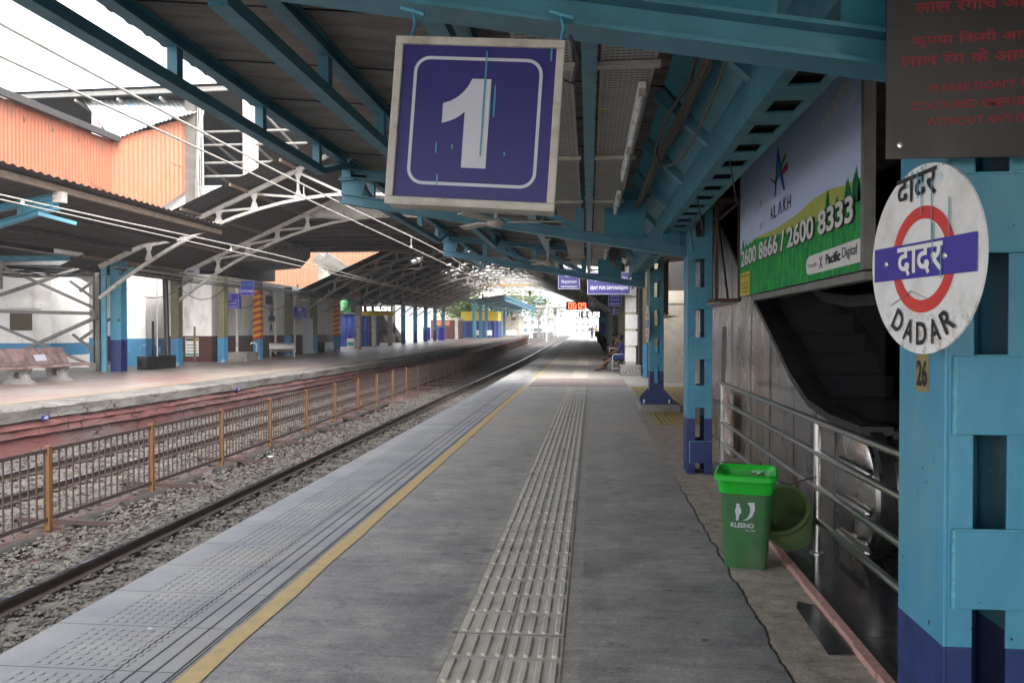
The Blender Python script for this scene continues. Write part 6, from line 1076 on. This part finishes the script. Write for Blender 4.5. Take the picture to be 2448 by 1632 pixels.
t = thing('far_footbridge', 'pale distant footbridge crossing the tracks beyond the clock', 'footbridge', (-4,152,5.5)); g = gz(152); b = MB(); b.box(-10,14,150,154,5.0+g,5.5+g); b.build('deck', 'concrete', t); b = MB(); [b.bar((-10+1.0*k,150,5.5+g),(-10+1.0*k,150,6.7+g),.06,.06,(0,1,0)) for k in range(25)]; b.bar((-10,150,6.7+g),(14,150,6.7+g),.1,.1); b.bar((-10,150,6.1+g),(14,150,6.1+g),.08,.08); b.build('railing', 'blue', t)
for x in (-9.6,-7.6): b = MB(); [b.bar((x+dx,150.4,-.3),(x+dx,150.4,5+g),.14,.14,(0,1,0)) for dx in (0,1.0)]; [b.bar((x,150.4,.3+.7*k),(x+1.0,150.4,1.0+.7*k),.08,.08) for k in range(7)]; b.build('lattice_leg', 'steelg', t)
b = MB(); b.bar((-11.9,149,.5),(-10.6,149,6.4),.1,.14); b.bar((-11.3,149,.5),(-10.0,149,6.4),.1,.14); [b.bar((-11.9+.13*k,149,.5+.59*k),(-11.3+.13*k,149,.5+.59*k),.06,.06) for k in range(10)]; b.build('stair_flight', 'teal2', t)
t = thing('lattice_gantry', 'pale lattice gantry spanning the tracks above the far footbridge', 'gantry', (-6,146,8)); b = MB(); b.bar((-26,146,8.2),(14,146,8.2),.15,.15); b.bar((-26,146,9.2),(14,146,9.2),.15,.15); [b.bar((-26+1.25*k,146,8.2 if k % 2 else 9.2),(-26+1.25*(k+1),146,9.2 if k % 2 else 8.2),.08,.08) for k in range(32)]; b.build('girder', 'signframe', t); b = MB(); [b.box(x-.15,x+.15,145.8,146.2,-.5,8.2) for x in (-25.8,13.8)]; b.build('leg', 'signframe', t)
b = MB(); b.bar((-15.6,97.6,7.15),(-1.2,97.6,7.15),.08,.35); tag(b.build('yellow_tie_beam', 'yellow', org=(-8,97.6,7.1)), 'dull yellow beam across the far end of the shed', 'beam')
t = thing('stair_shed', 'pale stair building with a white sloping roof on the far platform', 'building', (-13,140,.8)); b = MB(); b.box(-16.5,-12.2,139,149,.7,4.2); b.build('wall', 'cream', t); b = MB(); b.prism([(-17.2,5.6),(-11.4,4.3),(-11.4,4.45),(-17.2,5.75)], (0,138.7,0), (1,0,0), (0,0,1), (0,1,0), 10.6); b.build('roof', 'lsheet', t); b = MB(); b.box(-13.6,-12.8,138.95,139,3.3,3.9); b.build('window', 'brownst', t)
t = hang(-15.6,-14.4,118,2.9,4.0,'small distant violet sign with a white 2 under the far canopy','far_number_sign','signblue2',.1,4.9); text('2','numeral','signwhite',t,(-15,117.98,3.45),AX,AZ,.75,None,.03)
def leaf_tree(x, y, z, h, r, lab, seed):
    rg = np.random.default_rng(seed); t = thing('tree', lab, 'tree', (x,y,z), 'trees beyond the far platform'); b = MB(); b.tube([(x,y,z),(x+.1,y,z+h*.3),(x-.1,y+.1,z+h*.55)], [.25,.2,.1], 8)
    for k in range(6): a = k*1.05; b.tube([(x,y,z+h*.35),(x+r*.35*math.cos(a),y+r*.35*math.sin(a),z+h*.6),(x+r*.6*math.cos(a+.3),y+r*.6*math.sin(a+.3),z+h*.8)], [.12,.07,.03], 5)
    b.build('trunk', 'bark', t); b = MB(); cs = [(x+rg.normal()*r*.42, y+rg.normal()*r*.42, z+h*.62+rg.normal()*h*.16) for _ in range(16)]; V = []; F = []
    for k in range(2600):
        c = cs[k % 16]; d = rg.normal(size=3); d /= np.linalg.norm(d); p = np.array(c)+d*r*.36*rg.random()**.4; s = .17; u = rg.normal(size=3)*s; w = rg.normal(size=3)*s; i = len(V); V += [tuple(p), tuple(p+u), tuple(p+u+w), tuple(p+w)]; F.append((i,i+1,i+2,i+3))
    b.add(V, F); b.build('crown', 'leaf', t)
for k, (x, y, h, r) in enumerate(((-18.5,150,8,3.0),(-21,128,9,4),(-12,190,13,5),(-27,160,13,5),(-19,210,16,6),(-31,190,15,6),(-24,172,10,4))): leaf_tree(x, y, -.6, h, r, 'pale green tree %s' % ['behind the far stair building','left of the far canopy columns','above the far canopy roof','left of the far shed end','behind the lattice gantry','at the far left of the shed end','between the far canopy columns'][k], 40+k)
def bld(x0, x1, y, h, lab, m): 
    t = thing('far_building', lab, 'building', ((x0+x1)/2,y,-1)); b = MB(); b.box(x0,x1,y,y+12,-1.3,h); b.build('wall', m, t); b = MB(); b.box(x0-.3,x1+.3,y-.3,y+12.3,h,h+.5); b.build('roof', 'concrete', t)
    k = 0
    for i in range(int((x1-x0)/3)):
        for j in range(int(h/3.2)): b = MB(); x = x0+1+3*i; z = 1+3.2*j; b.box(x,x+1.4,y-.05,y,z,z+1.5); b.build('window', 'greyb', t)
bld(-48,-30,240,14,'pale apartment block in the haze beyond the far platform','cream'); bld(-28,-16,330,22,'tall pale block over the end of the tracks','lsheet'); bld(4,20,300,12,'low pale building at the end of the near platform','cream'); bld(-8,2,420,15,'faint building closing the view down the tracks','lsheet')
t = thing('train', 'distant white and maroon train in the haze', 'train', (-15,235,-.8)); b = MB(); b.box(-16.6,-13.6,235,275,-.3,3.0); b.build('body', 'lsheet', t, bev=.15); b = MB(); b.box(-16.4,-13.8,234.96,235,1.2,2.3); b.build('windscreen', 'greyb', t); b = MB(); b.box(-16.62,-13.58,234.94,234.98,.1,.9); b.build('maroon_band', 'red', t); b = MB(); b.box(-16.4,-13.8,235.5,274,-.85,-.3); b.build('bogies', 'black', t)
for k, (x, y) in enumerate(((-2.6,120),(-6.9,130),(-2.9,170),(-7.2,185),(-2.2,220))): t = thing('catenary_mast', 'thin pale railway mast, %s' % ('nearest on the platform edge','between the tracks','farther on the platform edge','farther between the tracks','faintest in the haze')[k], 'mast', (x,y,-.5)); b = MB(); b.ibeam((x,y,-.5),(x,y,8.5),.22,.22,.03,(0,1,0)); b.build('mast', 'signframe', t); b = MB(); b.bar((x,y,6.2),(x-2.2,y,6.4),.06,.06); b.bar((x,y,7.6),(x-2.2,y,6.4),.05,.05); b.build('bracket', 'signframe', t)
t = thing('signal_lamp', 'small railway signal between the tracks far away', 'signal', (-5.9,140,.5)); b = MB(); b.tube([(-5.9,140,-.4),(-5.9,140,5.4)], .08, 8); b.build('post', 'steelg', t); b = MB(); b.box(-6.1,-5.7,139.8,140,4.4,5.5); b.build('lamp_head', 'black', t)
b = MB(); b.box(-10.6,-10.4,150,230,-.6,1.2); tag(b.build('trackside_wall', 'dconc', org=(-10.5,190,0)), 'low dark wall beside the tracks past the far platform', 'wall')
t = thing('blue_poster_panel', 'bright blue lit poster on the dim near platform', 'poster', (1.1,62,1.5)); b = MB(); b.box(.75,1.5,62,62.1,1.35,3.2); b.build('panel', 'discblue', t); b = MB(); flat(b, disc_poly(.22,16,cx=1.1,cy=2.4), (0,61.98,0), AX, AZ); b.build('picture', 'tealb', t)
for k, (y, x) in enumerate(((58,1.2),(75,1.3),(88,1.25))): t = thing('stacked_crates', 'dark pile of sacks by the shed posts, %s' % ('nearest','middle','farthest')[k], 'sacks', (x,y,gz(y))); b = MB(); [b.lathe([(.001,-.25),(.3,-.2),(.38,0),(.3,.2),(.001,.25)], (x+.3*math.sin(q*2.4),y+.25*q,gz(y)+.25+.28*(q % 3)), (1,.3*q,.2), 10) for q in range(5)]; b.build('sacks', 'fabric3', t, smooth=60)
t = hang(1.2,1.75,40,2.35,2.62,'tiny violet sign on the dark hoarding','small_number_sign',zt=3.2)
# disc seen edge-on on the third column
t = thing('station_name_disc', 'round white name sign seen nearly edge-on at the third blue column', 'sign', (1.12,15.3,1.7)); q = Vector((-.9995,-.03,0)); c0 = Vector((1.12,15.55,1.68)); b = MB(); b.lathe([(.001,-.01),(.36,-.01),(.36,0),(.001,0)], c0, q, 40); b.build('disc', 'discwhite', t); b = MB(); ux2 = Vector((.03,-.9995,0)); ringf(b, disc_poly(.21,32), disc_poly(.16,32), c0+q*.002, ux2, (0,0,1)); b.build('red_ring', 'discred', t); b = MB(); flat(b, [(-.33,-.07),(.33,-.07),(.33,.07),(-.33,.07)], c0+q*.004, ux2, (0,0,1)); b.build('name_bar', 'discblue', t); text('दादर','lettering','discwhite',t,c0+q*.006,ux2,(0,0,1),.1,.3,.02); text('DADAR','lettering','letblack',t,c0+q*.003+Vector((0,0,-.27)),ux2,(0,0,1),.07,.26,.02)
# ------------------------------------------------------------------ people
def skin_mesh(name, nodes, edges, m, parent, sub=2):
    keys = list(nodes); me = bpy.data.meshes.new(name); me.from_pydata([nodes[k][0] for k in keys], [(keys.index(a), keys.index(c)) for a, c in edges], []); o = bpy.data.objects.new(name, me); COL.objects.link(o); o.parent = parent
    md = o.modifiers.new('skin', 'SKIN'); md.use_smooth_shade = True
    for i, k in enumerate(keys): r = nodes[k][1]; me.skin_vertices[0].data[i].radius = (r, r) if not isinstance(r, tuple) else r; me.skin_vertices[0].data[i].use_root = (i == 0)
    s = o.modifiers.new('sub', 'SUBSURF'); s.levels = sub; s.render_levels = sub; me.materials.append(M[m]); return o
def person(lab, loc, rz, J, top, bottom, mask=None, cap=None, hairlen=0, short=False, sleeve=.45, group=None):
    t = thing('person', lab, 'person', loc, rot=(0,0,rz), local=True); V = {k: Vector(v) for k, v in J.items()}; n = {}
    def put(k, p, r): n[k] = (tuple(p), r)
    put('pelvis', V['pelvis'], .125); put('belly', V['pelvis'].lerp(V['chest'], .5), .12); put('chest', V['chest'], .135); put('neckb', V['neck'], .06); hd = (V['head']-V['neck']).normalized(); put('neck', V['neck']+hd*.05, .05); put('jaw', V['head']-hd*.04, .068); put('skull', V['head']+hd*.06, .085); put('crown', V['head']+hd*.12, .05)
    f = Vector(J.get('face', (0,1,0))).normalized(); put('nose', V['head']+f*.095-hd*.0, .014); sd_ = f.cross(Vector((0,0,1))).normalized(); E_ = [('pelvis','belly'),('belly','chest'),('chest','neckb'),('neckb','neck'),('neck','jaw'),('jaw','skull'),('skull','crown'),('jaw','nose')]
    for s, g in ((1,'r'),(-1,'l')):
        put('ear'+g, V['head']+sd_*s*.095+hd*.02, .015); E_.append(('skull','ear'+g))
        for k, r in (('sho',.062),('elb',.042),('wri',.03)): put(k+g, V[k+g], r)
        hdn = (V['wri'+g]-V['elb'+g]).normalized(); pal = V['wri'+g]+hdn*.055; put('palm'+g, pal, (.034,.018)); E_ += [('chest','sho'+g),('sho'+g,'elb'+g),('elb'+g,'wri'+g),('wri'+g,'palm'+g)]
        sp = hdn.cross(Vector((0,0,1))).normalized() if abs(hdn.z) < .9 else Vector((1,0,0)); dn = hdn.cross(sp).normalized()
        if dn.z > 0: dn = -dn
        for q in range(4):
            a = pal+hdn*.04+sp*(q-1.5)*.019; L = (.06,.072,.068,.055)[q]; put('f%d%sa' % (q,g), a, .0095); put('f%d%sb' % (q,g), a+hdn*L*.6, .0088); put('f%d%sc' % (q,g), a+hdn*L*.85+dn*L*.45, .0075); E_ += [('palm'+g,'f%d%sa' % (q,g)),('f%d%sa' % (q,g),'f%d%sb' % (q,g)),('f%d%sb' % (q,g),'f%d%sc' % (q,g))]
        put('th%sa' % g, pal-hdn*.02+sp*(-s)*.035, .0105); put('th%sb' % g, pal+hdn*.02+sp*(-s)*.05, .0085); E_ += [('palm'+g,'th%sa' % g),('th%sa' % g,'th%sb' % g)]
        for k, r in (('hip',.085),('kne',.058),('ank',.04)): put(k+g, V[k+g], r)
        put('heel'+g, V['ank'+g]+Vector((0,-.035,-.045)), .034); put('toe'+g, V['toe'+g], (.042,.022)); E_ += [('pelvis','hip'+g),('hip'+g,'kne'+g),('kne'+g,'ank'+g),('ank'+g,'heel'+g),('ank'+g,'toe'+g)]
    body = skin_mesh('body', n, E_, 'skin', t)
    def grow(keys, edges, add, m, nm, part=None):
        q = {k: (n[k][0], (n[k][1] if not isinstance(n[k][1], tuple) else n[k][1][0])+add) for k in keys}
        if part:
            for a, c, fr, r in part: q[c+'_p'] = (tuple(Vector(n[a][0]).lerp(Vector(n[c][0]), fr)), r); edges = edges+[(a, c+'_p')]
        return skin_mesh(nm, q, edges, m, t)
    grow(['pelvis','belly','chest','neckb','shor','shol'], [('pelvis','belly'),('belly','chest'),('chest','neckb'),('chest','shor'),('chest','shol')], .016, top, 'shirt', [('shor','elbr',sleeve*1.6,.062),('shol','elbl',sleeve*1.6,.062)])
    if short: grow(['pelvis','hipr','hipl','kner','knel'], [('pelvis','hipr'),('pelvis','hipl'),('hipr','kner'),('hipl','knel')], .022, bottom, 'shorts')
    else: grow(['pelvis','hipr','hipl','kner','knel','ankr','ankl'], [('pelvis','hipr'),('pelvis','hipl'),('hipr','kner'),('hipl','knel'),('kner','ankr'),('knel','ankl')], .02, bottom, 'trousers')
    c = V['head']+hd*.055-f*.012
    b = MB(); b.lathe([(.103,-.015),(.106,.03),(.092,.08),(.055,.112),(.001,.122)], c, hd, 20); o = b.build('cap' if cap else 'hair', cap or 'hair', t, smooth=80)
    b = MB(); b.lathe([(.001,-.11-hairlen),(.06,-.10-hairlen),(.098,-.03),(.1,.02)], c-f*.02, hd, 16); b.build('back_hair', 'hair', t, smooth=80)
    if cap: b = MB(); k = c+f*.10-hd*.0; b.add([k+sd_*.08,k-sd_*.08,k+f*.08-sd_*.05-hd*.02,k+f*.08+sd_*.05-hd*.02], [(0,1,2,3)]); b.build('cap_peak', cap, t)
    if mask: b = MB(); b.grid(lambda u, v: tuple(V['head']-hd*.035+hd*(v-.5)*.095+f*(.105-.06*(2*u-1)**2)+sd_*(u-.5)*.17), 8, 4); b.build('face_mask', mask, t, smooth=80)
    else: b = MB(); k = V['head']-hd*.045+f*.088; b.add([k+sd_*.025,k-sd_*.025,k-sd_*.02-hd*.012,k+sd_*.02-hd*.012], [(0,1,2,3)]); b.build('lips', 'pinkm', t)
    b = MB(); [b.lathe([(.001,-.012),(.011,0),(.001,.012)], V['head']+hd*.03+f*.088+sd_*s*.032, sd_, 8) for s in (1,-1)]; b.build('eyes', 'letblack', t)
    b = MB()
    for g in 'rl': a = Vector(n['heel'+g][0]); e = V['toe'+g]; d = (e-a).normalized(); b.bar(a-d*.05-Vector((0,0,.03)), e+d*.07-Vector((0,0,.022)), .09, .018)
    b.build('sandals', 'black', t); return t
def seated(dy=0, lean=0, stretch=.0, arm='lap', cross=False):
    J = {'pelvis':(0,-.05,.56),'chest':(0,-.10+lean,.92),'neck':(0,-.08+lean,1.08),'head':(0,-.03+lean,1.24),'face':(0,1,-.1)}
    for s, g in ((1,'r'),(-1,'l')):
        J['hip'+g] = (s*.10,.0,.55); J['kne'+g] = (s*.13,.40,.52-.06*stretch); J['ank'+g] = (s*.13,.46+.36*stretch,.12); J['toe'+g] = (s*.15,.60+.36*stretch,.045); J['sho'+g] = (s*.19,-.08+lean,1.02); J['elb'+g] = (s*.24,.02+lean,.76); J['wri'+g] = (s*.12,.26,.66)
        if arm == 'knee': J['elb'+g] = (s*.22,.12+lean,.78); J['wri'+g] = (s*.10,.36,.68)
    if cross: J['kner'] = (.04,.42,.66); J['ankr'] = (-.18,.48,.50); J['toer'] = (-.25,.60,.47)
    return J
Z90 = R(90)
person('man in blue T-shirt, shorts and grey cap at the near end of the bench', (1.20,30.75,0), Z90, seated(lean=.04,stretch=1.,arm='knee'), 'fabric1', 'fabric1', 'greenm', 'capgrey', short=True, sleeve=.4)
person('man in brown with a green face mask sitting with one leg crossed', (1.22,31.65,0), Z90, seated(lean=.02,cross=True,stretch=.5), 'fabric2', 'fabric3', 'greenm')
person('person with a pink face mask sitting third on the bench', (1.22,32.45,0), Z90, seated(lean=.05,stretch=.3), 'fabric1', 'fabric3', 'pinkm')
person('person in dark clothes sitting on the farther metal bench', (1.35,41.2,0), Z90, seated(lean=.02), 'khaki', 'fabric3'); person('second person sitting in the gloom on the farther bench', (1.35,42.2,0), Z90, seated(lean=.08,arm='knee'), 'fabric3', 'fabric2')
def standing(step=.0):
    J = {'pelvis':(0,0,.93),'chest':(0,0,1.28),'neck':(0,.01,1.45),'head':(0,.03,1.58),'face':(0,1,0)}
    for s, g in ((1,'r'),(-1,'l')): J.update({'hip'+g:(s*.09,0,.90),'kne'+g:(s*.10,.03+s*step,.49),'ank'+g:(s*.11,-.02+s*step*1.6,.09),'toe'+g:(s*.13,.12+s*step*1.6,.035),'sho'+g:(s*.18,0,1.39),'elb'+g:(s*.23,-.03,1.12),'wri'+g:(s*.22,.06,.88)})
    return J
person('slim person in a dark top standing far down the near platform', (.40,104,gz(104)), R(15), standing(.04), 'fabric3', 'fabric3', hairlen=.1); person('person in a khaki shirt and shorts standing beside the slim one far away', (.95,104.6,gz(104)), R(-20), standing(.08), 'khaki', 'fabric3', short=True)
b = MB(); b.lathe([(.001,-.2),(.14,-.17),(.17,0),(.14,.17),(.001,.2)], (.12,104.1,1.75), (0,0,1), 14); tag(b.build('backpack', 'discblue', org=(.12,104.1,1.75), smooth=60), 'small blue backpack on the slim standing person', 'backpack')
hz = bpy.data.materials.new('haze_air'); hz.use_nodes = True; q = hz.node_tree; q.nodes.remove(q.nodes['Principled BSDF']); pv = q.nodes.new('ShaderNodeVolumePrincipled'); pv.inputs['Color'].default_value = (.92,.95,1,1); pv.inputs['Density'].default_value = .0006; pv.inputs['Anisotropy'].default_value = .2; q.links.new(pv.outputs[0], q.nodes['Material Output'].inputs['Volume']); M['haze'] = hz
b = MB(); b.box(-1300,1300,-260,2300,-2.4,27); o = b.build('haze', 'haze'); o['kind'] = 'stuff'
#@@3
